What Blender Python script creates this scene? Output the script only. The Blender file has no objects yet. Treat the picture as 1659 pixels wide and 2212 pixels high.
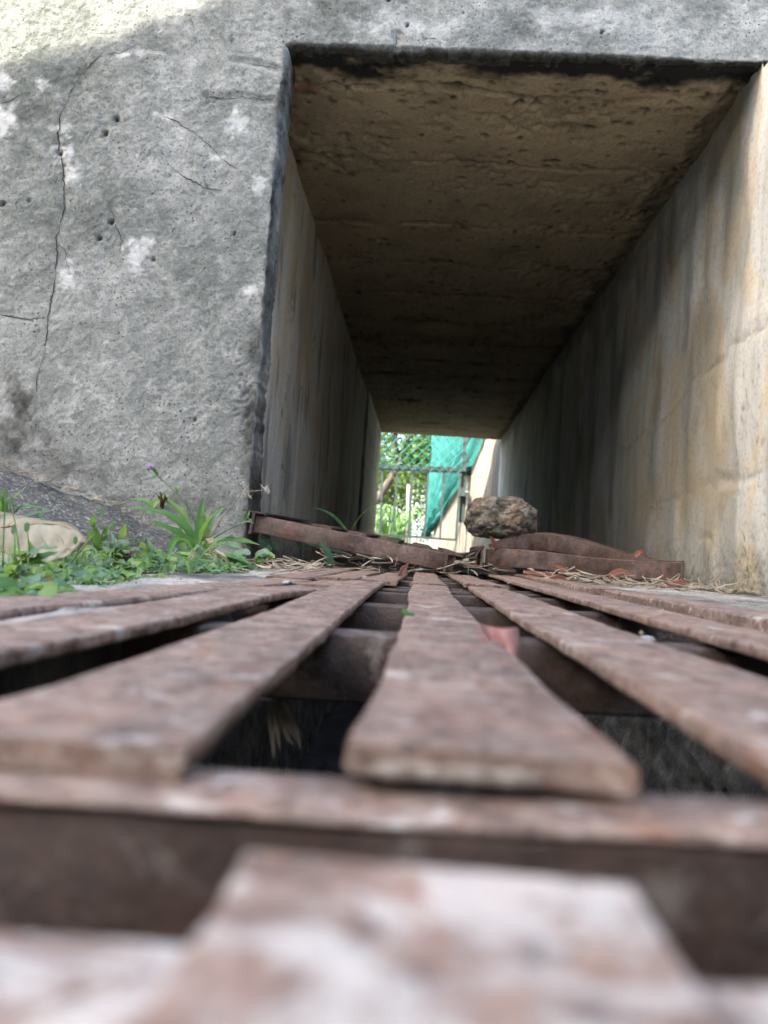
import bpy, bmesh, math, random
import numpy as np
from mathutils import Vector, Matrix
S = bpy.context.scene
COL = S.collection
rnd = random.Random(7)
RS = np.random.RandomState(11)

# ------------------------------------------------------------------ camera
F = 1662.3                        # focal length in pixels of a 1659 x 2212 picture
VPX, VPY, ROLL = 905.0, 1203.0, 0.066
CAM = Vector((0, 0, 0.030))       # phone standing on the grating, lens 3 cm above it
Yc = Vector(((VPX-829.5)/F, -(VPY-1106)/F, -1)).normalized()
Zc = Vector((math.sin(ROLL), math.cos(ROLL), 0)); Zc = (Zc - Yc*Zc.dot(Yc)).normalized()
Xc = Yc.cross(Zc)
R3 = Matrix((Xc, Yc, Zc))         # camera -> world
cam = bpy.data.cameras.new('camera'); co = bpy.data.objects.new('camera', cam); COL.objects.link(co)
M4 = R3.to_4x4(); M4.translation = CAM; co.matrix_world = M4
cam.sensor_fit = 'VERTICAL'; cam.sensor_height = 36; cam.lens = 36*F/2212
cam.clip_start = 0.004; cam.clip_end = 2000
cam.dof.use_dof = True; cam.dof.focus_distance = .92; cam.dof.aperture_fstop = cam.lens/2.6
S.camera = co

def ray(x, y): return R3 @ Vector(((x-829.5)/F, -(y-1106)/F, -1))
def PD(x, y, d):                  # pixel at distance d along the tunnel axis
    r = ray(x, y); return CAM + r*(d/r.y)
def PZ(x, y, z=0.0):
    r = ray(x, y); return CAM + r*((z-CAM.z)/r.z)

# ------------------------------------------------------------------ light
SUN = Vector((-0.53, -0.41, 0.74)).normalized()
W = bpy.data.worlds.new('World'); S.world = W; W.use_nodes = True
wn = W.node_tree; bg = wn.nodes['Background']
sky = wn.nodes.new('ShaderNodeTexSky'); sky.sky_type = 'NISHITA'; sky.sun_disc = False
sky.sun_elevation = math.asin(SUN.z); sky.sun_rotation = math.atan2(SUN.x, SUN.y)
sky.dust_density = 3.5; sky.air_density = 1.0; sky.ozone_density = 0.0
wn.links.new(sky.outputs[0], bg.inputs[0]); bg.inputs[1].default_value = 0.15
sl = bpy.data.lights.new('sun', 'SUN'); sl.energy = 3.0; sl.angle = math.radians(0.42); sl.color = (1, .91, .78)
so = bpy.data.objects.new('sun', sl); COL.objects.link(so); so.location = (0, 0, 8)
so.rotation_euler = SUN.to_track_quat('Z', 'Y').to_euler()
S.view_settings.view_transform = 'Standard'; S.view_settings.look = 'None'
S.view_settings.exposure = 3.1; S.view_settings.gamma = 1
S.render.engine = 'CYCLES'
S.cycles.max_bounces = 8; S.cycles.diffuse_bounces = 1; S.cycles.transparent_max_bounces = 12

# ------------------------------------------------------------------ helpers: objects
def tag(o, label=None, cat=None, group=None, kind=None):
    if label: o['label'] = label
    if cat: o['category'] = cat
    if group: o['group'] = group
    if kind: o['kind'] = kind
    return o
def empty(name, loc=(0, 0, 0)):
    o = bpy.data.objects.new(name, None); COL.objects.link(o); o.location = loc; o.empty_display_size = .02
    return o
def link(name, me, m=None, parent=None):
    o = bpy.data.objects.new(name, me); COL.objects.link(o)
    if m is not None and not me.materials: me.materials.append(m)
    if parent is not None:
        o.parent = parent; o.matrix_parent_inverse = parent_world(parent).inverted()
    return o
def parent_world(p):
    m = p.matrix_basis.copy()
    if p.parent: m = parent_world(p.parent) @ p.matrix_parent_inverse @ m
    return m
def mk(name, V, Fc, m=None, parent=None, smooth=True, attrs=None):
    me = bpy.data.meshes.new(name)
    V = np.asarray(V, dtype=np.float32)
    if isinstance(Fc, np.ndarray):
        n = len(Fc); k = Fc.shape[1]
        me.vertices.add(len(V)); me.vertices.foreach_set('co', V.ravel())
        me.loops.add(n*k); me.loops.foreach_set('vertex_index', Fc.astype(np.int32).ravel())
        me.polygons.add(n); me.polygons.foreach_set('loop_start', np.arange(0, n*k, k, dtype=np.int32))
        me.update(calc_edges=True)
    else:
        me.from_pydata(V.tolist(), [], Fc)
    if smooth: me.polygons.foreach_set('use_smooth', [True]*len(me.polygons))
    for a, d in (attrs or {}).items():
        at = me.attributes.new(a, 'FLOAT', 'POINT'); at.data.foreach_set('value', np.asarray(d, dtype=np.float32).ravel())
    me.validate(); me.update()
    return link(name, me, m, parent)
def gridfaces(nu, nv):
    i = np.arange(nu-1)[:, None]*nv + np.arange(nv-1)[None, :]
    i = i.ravel(); return np.stack([i, i+nv, i+nv+1, i+1], 1)
class MB:
    def __init__(s): s.v = []; s.f = []
    def add(s, V, Fc):
        b = len(s.v); s.v += [tuple(p) for p in V]; s.f += [tuple(b+i for i in q) for q in Fc]; return s
    def box(s, a, b):
        x0, y0, z0 = a; x1, y1, z1 = b
        return s.add([(x0,y0,z0),(x1,y0,z0),(x1,y1,z0),(x0,y1,z0),(x0,y0,z1),(x1,y0,z1),(x1,y1,z1),(x0,y1,z1)],
                     [(3,2,1,0),(4,5,6,7),(0,1,5,4),(1,2,6,5),(2,3,7,6),(3,0,4,7)])
    def tube(s, pts, rad, n=6, cap=True):
        pts = [Vector(p) for p in pts]; b = len(s.v); up = Vector((.13, .21, .97))
        rs = rad if hasattr(rad, '__len__') else [rad]*len(pts)
        for i, p in enumerate(pts):
            t = (pts[min(i+1, len(pts)-1)]-pts[max(i-1, 0)]).normalized()
            a = t.cross(up if abs(t.dot(up)) < .95 else Vector((1, 0, 0))).normalized(); c = t.cross(a)
            for k in range(n):
                th = 2*math.pi*k/n; q = p + (a*math.cos(th)+c*math.sin(th))*rs[i]; s.v.append(tuple(q))
        for i in range(len(pts)-1):
            for k in range(n):
                k2 = (k+1) % n; s.f.append((b+i*n+k, b+i*n+k2, b+(i+1)*n+k2, b+(i+1)*n+k))
        if cap:
            s.f.append(tuple(b+k for k in reversed(range(n)))); e = b+(len(pts)-1)*n; s.f.append(tuple(e+k for k in range(n)))
        return s
    def build(s, name, m, parent=None, smooth=False): return mk(name, s.v, s.f, m, parent, smooth)

def bar(name, pts, prof, m, parent, side=None, smooth=True, jit=0.0, wf=None):
    """sweep a closed 2-d profile (a,b) along pts; a = sideways, b = up"""
    pts = [Vector(p) for p in pts]; n = len(prof); V = []; Fc = []
    for i, p in enumerate(pts):
        t = (pts[min(i+1, len(pts)-1)]-pts[max(i-1, 0)]).normalized()
        sd = (Vector(side) if side else Vector((t.y, -t.x, 0))); sd = (sd - t*sd.dot(t)).normalized(); up = sd.cross(t)
        ws = wf(p) if wf else 1.
        for a, b in prof:
            a *= ws
            j = (rnd.uniform(-jit, jit), rnd.uniform(-jit, jit)) if jit else (0, 0)
            V.append(p+sd*(a+j[0])+up*(b+j[1]))
    for i in range(len(pts)-1):
        for k in range(n):
            k2 = (k+1) % n; Fc.append((i*n+k, i*n+k2, (i+1)*n+k2, (i+1)*n+k))
    e = (len(pts)-1)*n
    Fc.append(tuple(reversed(range(n)))); Fc.append(tuple(e+k for k in range(n)))
    o = mk(name, V, Fc, m, parent, False)
    if smooth:
        me = o.data; me.polygons.foreach_set('use_smooth', [True]*len(me.polygons))
        try: me.set_sharp_from_angle(angle=math.radians(38))
        except Exception: pass
    return o
def rectprof(w, t, c=.0012):
    w /= 2; c2 = c*.45
    return [(-w+c, -t), (w-c, -t), (w-c2, -t+c2), (w, -t+c), (w, -c), (w-c2, -c2), (w-c, 0), (-w+c, 0), (-w+c2, -c2), (-w, -c), (-w, -t+c), (-w+c2, -t+c2)]

# ------------------------------------------------------------------ helpers: numpy noise
def vn(x, y, seed=0):
    x = np.asarray(x, float); y = np.asarray(y, float)
    xi = np.floor(x).astype(np.int64); yi = np.floor(y).astype(np.int64); fx = x-xi; fy = y-yi
    fx = fx*fx*(3-2*fx); fy = fy*fy*(3-2*fy)
    def h(a, b):
        n = (a*374761393 + b*668265263 + seed*1442695041) & 0x7fffffff
        n = ((n ^ (n >> 13))*1274126177) & 0x7fffffff
        return ((n ^ (n >> 16)) & 0xffff)/65535.0
    return (h(xi, yi)*(1-fx)+h(xi+1, yi)*fx)*(1-fy)+(h(xi, yi+1)*(1-fx)+h(xi+1, yi+1)*fx)*fy
def fbm(x, y, s, o=4, seed=0, g=.5):
    r = 0; a = 1; t = 0
    for i in range(o):
        r = r+a*vn(x*s, y*s, seed+i*17); t += a; a *= g; s *= 2.03
    return r/t
class Raster:
    def __init__(s, u0, u1, v0, v1, res):
        s.u0, s.v0, s.res = u0, v0, res
        s.nu = int((u1-u0)/res)+2; s.nv = int((v1-v0)/res)+2
        s.U, s.Vv = np.meshgrid(u0+np.arange(s.nu)*res, v0+np.arange(s.nv)*res, indexing='ij')
        s.d = np.zeros((s.nu, s.nv)); s.dirt = np.zeros((s.nu, s.nv)); s.pale = np.zeros((s.nu, s.nv))
    def win(s, u, v, r):
        a = max(int((u-r-s.u0)/s.res), 0); b = min(int((u+r-s.u0)/s.res)+2, s.nu)
        c = max(int((v-r-s.v0)/s.res), 0); e = min(int((v+r-s.v0)/s.res)+2, s.nv)
        return (slice(a, b), slice(c, e)) if b > a and e > c else None
    def pit(s, u, v, r, depth, dirt=0., asp=1.):
        w = s.win(u, v, r*max(asp, 1)*1.3)
        if w is None: return
        q = np.hypot((s.U[w]-u)/asp, s.Vv[w]-v)/r; q = q + .5*(vn(s.U[w]/r*1.3, s.Vv[w]/r*1.3, int(u*991) & 255)-.5)
        k = np.clip(1-q, 0, 1); k = k*k*(3-2*k)
        s.d[w] = np.maximum(s.d[w], 0)*0 + s.d[w] + depth*k
        s.dirt[w] = np.maximum(s.dirt[w], dirt*np.clip(k*1.6, 0, 1))
    def line(s, pts, wid, depth, dirt, wob=.006, seed=3):
        P = []
        for i in range(len(pts)-1):
            a = np.array(pts[i]); b = np.array(pts[i+1]); n = max(int(np.hypot(*(b-a))/.002), 2)
            for k in range(n):
                P.append(a+(b-a)*k/n)
        P = np.array(P)
        L = np.arange(len(P))*.002
        n_ = len(P); en = np.minimum(1, np.minimum(np.arange(n_), np.arange(n_)[::-1])/6.)
        P[:, 0] += ((fbm(L, L*0, 26, 3, seed)-.5)*wob*1.6+(fbm(L, L*0, 8, 2, seed+31)-.5)*wob*2.5)*en; P[:, 1] += ((fbm(L, L*0, 26, 3, seed+9)-.5)*wob*1.6+(fbm(L, L*0, 8, 2, seed+37)-.5)*wob*2.5)*en
        for j, p in enumerate(P):
            ww = wid*(.35+vn(j*.09, seed*1.7, seed+2)*1.1); w = s.win(p[0], p[1], ww*2.2+s.res)
            if w is None: continue
            k = np.clip(1.25-np.hypot(s.U[w]-p[0], s.Vv[w]-p[1])/max(ww, s.res*.75), 0, 1)
            s.d[w] = np.maximum(s.d[w], depth*k); s.dirt[w] = np.maximum(s.dirt[w], dirt*np.clip(k*1.2, 0, 1))
    def blob(s, u, v, ru, rv, seed=0, amt=1., arr='pale', soft=.35):
        w = s.win(u, v, max(ru, rv)*1.7)
        if w is None: return
        q = np.hypot((s.U[w]-u)/ru, (s.Vv[w]-v)/rv) + 2.6*(fbm(s.U[w], s.Vv[w], 2.0/max(ru, rv), 5, seed, .7)-.5)
        k = np.clip((1-q)/soft, 0, 1)*amt; A = getattr(s, arr); A[w] = np.maximum(A[w], k)
    def samp(s, u, v, A=None):
        A = s.d if A is None else A
        fu = np.clip((u-s.u0)/s.res, 0, s.nu-1.001); fv = np.clip((v-s.v0)/s.res, 0, s.nv-1.001)
        i = fu.astype(int); j = fv.astype(int); a = fu-i; b = fv-j
        return (A[i, j]*(1-a)+A[i+1, j]*a)*(1-b)+(A[i, j+1]*(1-a)+A[i+1, j+1]*a)*b

# ------------------------------------------------------------------ helpers: materials
class Mt:
    def __init__(s, name):
        s.m = bpy.data.materials.new(name); s.m.use_nodes = True; s.t = s.m.node_tree
        s.p = s.t.nodes['Principled BSDF']; s.o = s.t.nodes['Material Output']
        s.tc = s.t.nodes.new('ShaderNodeTexCoord')
    def set(s, sock, v):
        if hasattr(v, 'is_linked') or hasattr(v, 'links'): s.t.links.new(v, sock)
        elif v is not None:
            if isinstance(v, tuple) and len(v) == 3 and sock.type == 'RGBA': v = (*v, 1)
            sock.default_value = v
    def vec(s, scale=(1, 1, 1), rot=(0, 0, 0), loc=None, obj=True):
        n = s.t.nodes.new('ShaderNodeMapping'); n.inputs['Scale'].default_value = scale; n.inputs['Rotation'].default_value = rot
        s.t.links.new(s.tc.outputs['Object' if obj else 'Generated'], n.inputs['Vector'])
        if loc is not None: s.set(n.inputs['Location'], loc)
        return n.outputs[0]
    def noise(s, scale, detail=4, rough=.55, vec=None, dist=0., col=False):
        n = s.t.nodes.new('ShaderNodeTexNoise'); n.inputs['Scale'].default_value = scale; n.inputs['Detail'].default_value = detail
        n.inputs['Roughness'].default_value = rough; n.inputs['Distortion'].default_value = dist
        s.t.links.new(vec or s.tc.outputs['Object'], n.inputs['Vector']); return n.outputs['Color' if col else 'Fac']
    def voro(s, scale, vec=None, feat='F1', out='Distance'):
        n = s.t.nodes.new('ShaderNodeTexVoronoi'); n.feature = feat; n.inputs['Scale'].default_value = scale
        s.t.links.new(vec or s.tc.outputs['Object'], n.inputs['Vector']); return n.outputs[out]
    def ramp(s, fac, stops):
        n = s.t.nodes.new('ShaderNodeValToRGB'); e = n.color_ramp.elements
        while len(e) < len(stops): e.new(.5)
        for k, (p, c) in enumerate(stops):
            e[k].position = p; e[k].color = (c, c, c, 1) if not isinstance(c, tuple) else (*c, 1)
        s.t.links.new(fac, n.inputs[0]); return n.outputs[0]
    def mix(s, fac, a, b, mode='MIX'):
        n = s.t.nodes.new('ShaderNodeMix'); n.data_type = 'RGBA'; n.blend_type = mode
        s.set(n.inputs[0], fac); s.set(n.inputs[6], a); s.set(n.inputs[7], b); return n.outputs[2]
    def math(s, op, a, b=None, clamp=False):
        n = s.t.nodes.new('ShaderNodeMath'); n.operation = op; n.use_clamp = clamp; s.set(n.inputs[0], a)
        if b is not None: s.set(n.inputs[1], b)
        return n.outputs[0]
    def attr(s, name):
        n = s.t.nodes.new('ShaderNodeAttribute'); n.attribute_name = name; return n.outputs['Fac']
    def xyz(s, k):
        n = s.t.nodes.new('ShaderNodeSeparateXYZ'); s.t.links.new(s.tc.outputs['Object'], n.inputs[0]); return n.outputs[k]
    def rand(s):
        n = s.t.nodes.new('ShaderNodeObjectInfo'); return n.outputs['Random']
    def bump(s, h, dist, strength=1., normal=None):
        n = s.t.nodes.new('ShaderNodeBump'); n.inputs['Distance'].default_value = dist; n.inputs['Strength'].default_value = strength
        s.t.links.new(h, n.inputs['Height'])
        if normal is not None: s.t.links.new(normal, n.inputs['Normal'])
        return n.outputs[0]
    def done(s, col, rough=.85, nor=None, spec=.3, **kw):
        s.set(s.p.inputs['Base Color'], col); s.set(s.p.inputs['Roughness'], rough)
        s.p.inputs['Specular IOR Level'].default_value = spec
        if nor is not None: s.t.links.new(nor, s.p.inputs['Normal'])
        for k, v in kw.items(): s.set(s.p.inputs[k.replace('_', ' ')], v)
        return s.m

def m_headwall():
    b = Mt('headwall_concrete')
    g = b.noise(7, 7, .6); f = b.noise(210, 5, .7); f2 = b.noise(34, 7, .7)
    c = b.ramp(g, [(.32, (.165, .180, .164)), (.5, (.275, .288, .264)), (.68, (.39, .40, .37))])
    c = b.mix(b.ramp(f2, [(.36, .6), (.52, .0), (1, 0.)]), c, (.17, .182, .168))
    c = b.mix(b.ramp(f2, [(.52, 0.), (.70, .55)]), c, (.52, .52, .485))
    c = b.mix(b.ramp(f, [(.36, .6), (.48, .0), (1, 0.)]), c, (.09, .10, .09))
    c = b.mix(b.ramp(f, [(.56, 0.), (.68, .42)]), c, (.54, .55, .515))
    po = b.math('MULTIPLY', b.ramp(b.voro(105), [(.09, 1.), (.20, 0.)]), b.ramp(b.noise(16, 4, .6), [(.47, 0.), (.56, 1.)]))
    c = b.mix(b.math('MULTIPLY', po, .9), c, (.035, .04, .038))
    stn = b.ramp(b.noise(2.4, 7, .62, b.vec((1, 1, .55)), .5), [(.40, .85), (.55, 0.), (1, 0.)])
    c = b.mix(b.math('MULTIPLY', stn, b.ramp(b.noise(48, 6, .72), [(.35, 1.), (.62, .2)])), c, (.11, .125, .11))
    c = b.mix(b.math('MULTIPLY', b.attr('pale'), b.ramp(b.noise(70, 5, .7), [(.3, .3), (.5, .95)])), c, (.62, .63, .60))
    st = b.math('MULTIPLY', b.attr('dirt'), b.ramp(b.noise(70, 5, .7), [(.25, .65), (.6, 1.)]))
    c = b.mix(st, c, (.034, .033, .028))
    h = b.math('ADD', b.math('MULTIPLY', f, .6), b.math('SUBTRACT', b.math('MULTIPLY', b.noise(90, 4, .7), .6), b.math('MULTIPLY', po, 1.1)))
    return b.done(c, .93, b.bump(h, .0032, .85), .2)
def m_plaster(name, warm, dark, streak_dark, base):
    b = Mt(name)
    v1 = b.vec((1, 2.6, .75)); v2 = b.vec((1, 7, .5))
    a = b.noise(1.6, 7, .62, v1, .9); d = b.noise(2.0, 7, .68, v2, .6); e = b.noise(3.0, 6, .62, b.vec((1, 1.9, 1.0), loc=(3.1, 7.7, 1.9)), 1.1)
    k = base
    c = b.ramp(a, [(.30, (.34*k, .335*k, .29*k)), (.44, (.53*k, .52*k, .455*k)), (.58, (.67*k, .66*k, .595*k)), (.78, (.50*k, .485*k, .415*k))])
    c = b.mix(b.math('MULTIPLY', b.ramp(e, [(.48, 0.), (.60, .9)]), warm), c, (.58*k, .47*k, .30*k))
    c = b.mix(b.math('MULTIPLY', b.ramp(d, [(.34, 1.), (.5, 0.), (1, 0.)]), streak_dark), c, (.15, .145, .115))
    sp = b.noise(30, 6, .72, b.vec((1, 1, .45)))
    c = b.mix(b.ramp(sp, [(.28, .9), (.37, 0.), (1, 0.)]), c, (.07, .075, .06))
    c = b.mix(b.math('MULTIPLY', b.ramp(b.noise(110, 5, .7), [(.3, .6), (.5, 0.), (1, 0.)]), .8), c, (.20, .19, .155))
    z = b.xyz(2); mz = b.math('SUBTRACT', .020, b.math('SUBTRACT', z, b.math('MULTIPLY', b.noise(11, 7, .78), .17)))
    c = b.mix(b.math('MULTIPLY', b.math('MULTIPLY', mz, 11., True), b.ramp(b.noise(55, 5, .75), [(.35, 1.), (.62, .35)])), c, (.055, .068, .052))
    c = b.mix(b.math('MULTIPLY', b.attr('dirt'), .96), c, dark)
    h = b.math('ADD', b.noise(45, 5, .6), b.math('MULTIPLY', b.noise(240, 3, .6), .5))
    return b.done(c, .84, b.bump(h, .0022, .6), .3)
def m_ceiling():
    b = Mt('soffit_concrete')
    g = b.noise(6, 6, .65); f = b.noise(120, 5, .75)
    c = b.ramp(g, [(.3, (.33, .275, .185)), (.5, (.46, .385, .255)), (.75, (.55, .465, .31))])
    c = b.mix(b.ramp(f, [(.32, .7), (.48, 0.), (1, 0)]), c, (.13, .10, .075))
    c = b.mix(b.math('MULTIPLY', b.attr('pale'), .8), c, (.36, .17, .10))
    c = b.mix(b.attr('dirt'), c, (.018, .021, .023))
    return b.done(c, .95, b.bump(b.math('ADD', f, b.noise(300, 3, .7)), .003, .8), .15)
def m_rust(name, lime=.35, pink=.5, dark=1., red=0., lthr=.56, ls=34):
    b = Mt(name)
    off = b.t.nodes.new('ShaderNodeCombineXYZ'); r = b.rand()
    for k in range(3): b.t.links.new(b.math('MULTIPLY', r, 7.3+5*k), off.inputs[k])
    v = b.vec(loc=off.outputs[0]); vs = b.vec((2.0, .9, 2.0), loc=off.outputs[0])
    a = b.noise(30, 8, .74, vs); d = b.noise(150, 6, .76, v); e = b.noise(70, 8, .78, vs, .3)
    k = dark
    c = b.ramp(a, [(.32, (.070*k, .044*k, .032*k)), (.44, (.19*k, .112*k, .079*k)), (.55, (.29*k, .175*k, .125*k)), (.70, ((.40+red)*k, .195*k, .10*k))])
    c = b.mix(b.math('MULTIPLY', b.ramp(e, [(.42, 0.), (.56, 1.)]), pink), c, (.33, .268, .218))
    c = b.mix(b.ramp(d, [(.38, .9), (.47, 0.), (1, 0.)]), c, (.06, .036, .027))
    c = b.mix(b.math('MULTIPLY', b.ramp(d, [(.56, 0.), (.63, 1.)]), .45*pink), c, (.44, .39, .355))
    c = b.mix(b.math('MULTIPLY', b.ramp(b.noise(ls, 9, .74, v, .8), [(lthr, 0.), (lthr+.06, 1.)]), lime), c, (.60, .575, .52))
    h = b.math('ADD', d, b.math('MULTIPLY', b.noise(420, 4, .7, v), .5))
    return b.done(c, b.ramp(d, [(.3, .8), (.7, .42)]), b.bump(h, .0014, .9), .5)
def m_simple(name, c1, c2, scale=30, rough=.7, bumpd=.001, spec=.3, c3=None, stretch=(1, 1, 1)):
    b = Mt(name); v = b.vec(stretch); n = b.noise(scale, 6, .65, v)
    st = [(.3, c1), (.65, c2)] + ([(.85, c3)] if c3 else [])
    return b.done(b.ramp(n, st), rough, b.bump(b.noise(scale*4, 4, .7, v), bumpd, .6), spec)
def m_leaf(name, c1, c2, scale=40, trans=.45, rough=.45, vein=True):
    b = Mt(name); n = b.noise(scale, 4, .6)
    c = b.ramp(n, [(.3, c1), (.7, c2)])
    c = b.mix(b.math('MULTIPLY', b.rand(), .45), c, tuple(min(1, x*1.7) for x in c2))
    b.done(c, rough, b.bump(b.noise(scale*5, 3), .0004, .5), .4)
    tr = b.t.nodes.new('ShaderNodeBsdfTranslucent'); b.set(tr.inputs[0], b.mix(.4, c, (.30, .45, .05), 'MIX'))
    mx = b.t.nodes.new('ShaderNodeMixShader'); mx.inputs[0].default_value = trans
    b.t.links.new(b.p.outputs[0], mx.inputs[1]); b.t.links.new(tr.outputs[0], mx.inputs[2]); b.t.links.new(mx.outputs[0], b.o.inputs[0])
    return b.m

M = {}
M['head'] = m_headwall()
M['pl_r'] = m_plaster('stained_plaster_right', .85, (.10, .105, .085), .22, 1.05)
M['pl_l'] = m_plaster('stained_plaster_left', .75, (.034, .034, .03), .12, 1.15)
M['ceil'] = m_ceiling()
M['rust'] = m_rust('rusty_steel', .5, .42, .66, lthr=.57, ls=55)
M['rust_near'] = m_rust('rusty_steel_limed', .62, .55, .85, lthr=.49, ls=62)
M['lit_crust'] = m_rust('limed_lit_bar_top', .6, .5, .7, .02, lthr=.55, ls=70)  # lime on rust, kept pale to paint in the lit bar top
M['rust_bar'] = m_rust('rusty_steel_shaded', .15, .04, .15)  # rust darkened so the crossbar face carries its shade in the colour
M['rust_red'] = m_rust('rusty_steel_red', .08, .04, .34, .16)
M['weld'] = m_simple('weld_metal', (.12, .13, .14), (.34, .35, .36), 120, .45, .001, .5)
M['mass'] = m_simple('plain_concrete', (.2, .2, .19), (.36, .35, .32), 8, .9, .003)
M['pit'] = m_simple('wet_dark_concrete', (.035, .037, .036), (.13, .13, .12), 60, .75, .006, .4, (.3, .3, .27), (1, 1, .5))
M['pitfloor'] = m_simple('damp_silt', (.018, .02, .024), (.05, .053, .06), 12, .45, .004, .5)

# ------------------------------------------------------------------ dimensions of the place
YF = 1.447                    # face of the headwall
XL, XR, ZC, YE = -.382, .594, 1.015, 6.15
XE = -.327                    # left jamb
def gz(x): return np.where(np.asarray(x) < 0, .015*np.asarray(x), np.minimum(.035*np.asarray(x), .0078)) if isinstance(x, np.ndarray) else (.015*x if x < 0 else min(.035*x, .0078))   # the paving falls slightly to the left

# ------------------------------------------------------------------ ground and embankment
gm = Mt('dry_ground')
gmat = gm.done(gm.ramp(gm.noise(2.5, 8, .65), [(.3, (.06, .055, .04)), (.6, (.105, .10, .08)), (.8, (.07, .085, .045))]), .95, gm.bump(gm.noise(60, 5, .7), .01), .1)
def ringplane(name, z, hole, R, m):
    x0, x1, y0, y1 = hole
    V = [(-R, -R, z), (R, -R, z), (R, R, z), (-R, R, z), (x0, y0, z), (x1, y0, z), (x1, y1, z), (x0, y1, z)]
    return mk(name, V, [(0, 1, 5, 4), (1, 2, 6, 5), (2, 3, 7, 6), (3, 0, 4, 7)], m, None, False)
tag(ringplane('ground', -.035, (-1.6, .64, -1.4, 1.75), 600, gmat), kind='structure')

cm = Mt('apron_concrete')
f = cm.noise(160, 5, .75); g = cm.noise(14, 6, .65)
c = cm.ramp(g, [(.3, (.24, .235, .21)), (.55, (.42, .40, .36)), (.75, (.50, .48, .43))])
c = cm.mix(cm.ramp(f, [(.34, .85), (.48, 0.), (1, 0.)]), c, (.07, .07, .06))
c = cm.mix(cm.attr('dirt'), c, (.045, .05, .047))
M['apron'] = cm.done(c, .92, cm.bump(cm.math('ADD', f, cm.noise(420, 3, .7)), .003, .8), .25)
def apron(name, x0, x1, y0, y1, res, dirt=0., edge=0.):
    nx = int((x1-x0)/res)+2; ny = int((y1-y0)/(res*1.3))+2
    X, Y = np.meshgrid(np.linspace(x0, x1, nx), np.linspace(y0, y1, ny), indexing='ij')
    Z = gz(X)-.004 + (fbm(X, Y, 9, 4, 31)-.5)*.010 + (fbm(X, Y, 90, 3, 33)-.5)*.005
    V = np.stack([X, Y, Z], -1).reshape(-1, 3)
    d = np.clip((fbm(X, Y, 7, 5, 35)-.5)*3+dirt, 0, 1)
    # slab skirt down into the pit
    o = mk(name, V, gridfaces(nx, ny), M['apron'], None, True, {'dirt': d})
    return tag(o, kind='structure')
apron('paving_left', -1.62, -.126, -1.42, YF+.06, .009, .05)
apron('paving_right', .246, XR+.03, -1.42, 1.76, .006, .62)
tun_floor = apron('tunnel_floor', -.44, .64, 1.74, 8.4, .02, .45)
tun_floor.data.materials[0] = m_simple('dark_silt', (.03, .027, .022), (.085, .075, .06), 25, .95, .003)

pm = MB()
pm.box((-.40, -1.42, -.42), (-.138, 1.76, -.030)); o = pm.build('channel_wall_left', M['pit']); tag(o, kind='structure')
def rough_face(name, x, nx_, z0, z1, y0, y1, m, amp, seed):
    nz = 70; ny = 260; Z, Y = np.meshgrid(np.linspace(z0, z1, nz), y0+(y1-y0)*np.linspace(0, 1, ny)**1.5, indexing='ij')
    X = x + nx_*((fbm(Z, Y, 40, 4, seed)-.5)*amp*2 + (fbm(Z, Y, 170, 3, seed+3)-.5)*amp)
    return mk(name, np.stack([X, Y, Z], -1).reshape(-1, 3), gridfaces(nz, ny), m, None, True)
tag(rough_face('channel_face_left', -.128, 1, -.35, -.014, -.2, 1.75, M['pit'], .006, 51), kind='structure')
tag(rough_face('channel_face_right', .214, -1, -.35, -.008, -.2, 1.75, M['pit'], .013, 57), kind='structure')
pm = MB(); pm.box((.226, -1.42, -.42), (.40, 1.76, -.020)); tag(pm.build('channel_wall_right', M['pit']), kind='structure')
nx = 50; ny = 120
X, Y = np.meshgrid(np.linspace(-.2, .25, nx), np.linspace(-1.4, 1.76, ny), indexing='ij')
Z = -.235+(fbm(X, Y, 14, 5, 61)-.5)*.03
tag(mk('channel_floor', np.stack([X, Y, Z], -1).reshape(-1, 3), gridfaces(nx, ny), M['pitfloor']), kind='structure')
pm = MB(); pm.box((-.2, 1.755, -.4), (.25, 1.80, -.012)); pm.box((-.2, -1.44, -.4), (.25, -1.41, -.03)); tag(pm.build('channel_end', M['pit']), kind='structure')

em = MB()
em.box((-7, YF+.045, -.3), (-.425, YE, 1.24)); em.box((.63, YF+.045, -.3), (7, YE, 1.24)); em.box((-.424, YF+.06, ZC+.06), (.629, YE-.001, 1.238))
tag(em.build('embankment', M['mass']), 'solid concrete embankment the tunnel passes through', 'embankment', kind='structure')

# ------------------------------------------------------------------ headwall
hr = Raster(-1.72, .68, -.12, 1.36, .0026)
U, Vv = hr.U, hr.Vv
hr.d += (fbm(U, Vv, 4, 3, 1)-.5)*.012 + (fbm(U, Vv, 40, 3, 5)-.5)*.0030 + (fbm(U, Vv, 150, 3, 8)-.5)*.0032
def FXZ(x, y): p = PD(x, y, YF); return (p.x, p.z)
cracks = [
 ([(300,95),(260,115),(215,120),(185,150),(150,205),(128,250),(125,300),(133,370),(140,440),(122,520),(118,600),(105,690),(98,770),(72,850)], .0026, .008),
 ([(300,95),(345,108),(380,118)], .0022, .006),
 ([(0,225),(20,220),(38,205),(60,200)], .0022, .006),
 ([(440,210),(485,215),(520,210),(590,218)], .0020, .006),
 ([(500,130),(545,137),(600,150)], .0014, .004),
 ([(350,248),(385,265),(450,310),(480,340),(515,365)], .0018, .005),
 ([(360,355),(400,385),(440,405),(480,412)], .0018, .005),
 ([(410,30),(418,60)], .0022, .006),
 ([(690,15),(705,45)], .002, .005), ([(855,75),(858,105)], .002, .005),
 ([(0,678),(30,684),(60,690),(100,685)], .0024, .007),
 ([(240,450),(262,520),(255,560)], .0016, .004),
]
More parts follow.
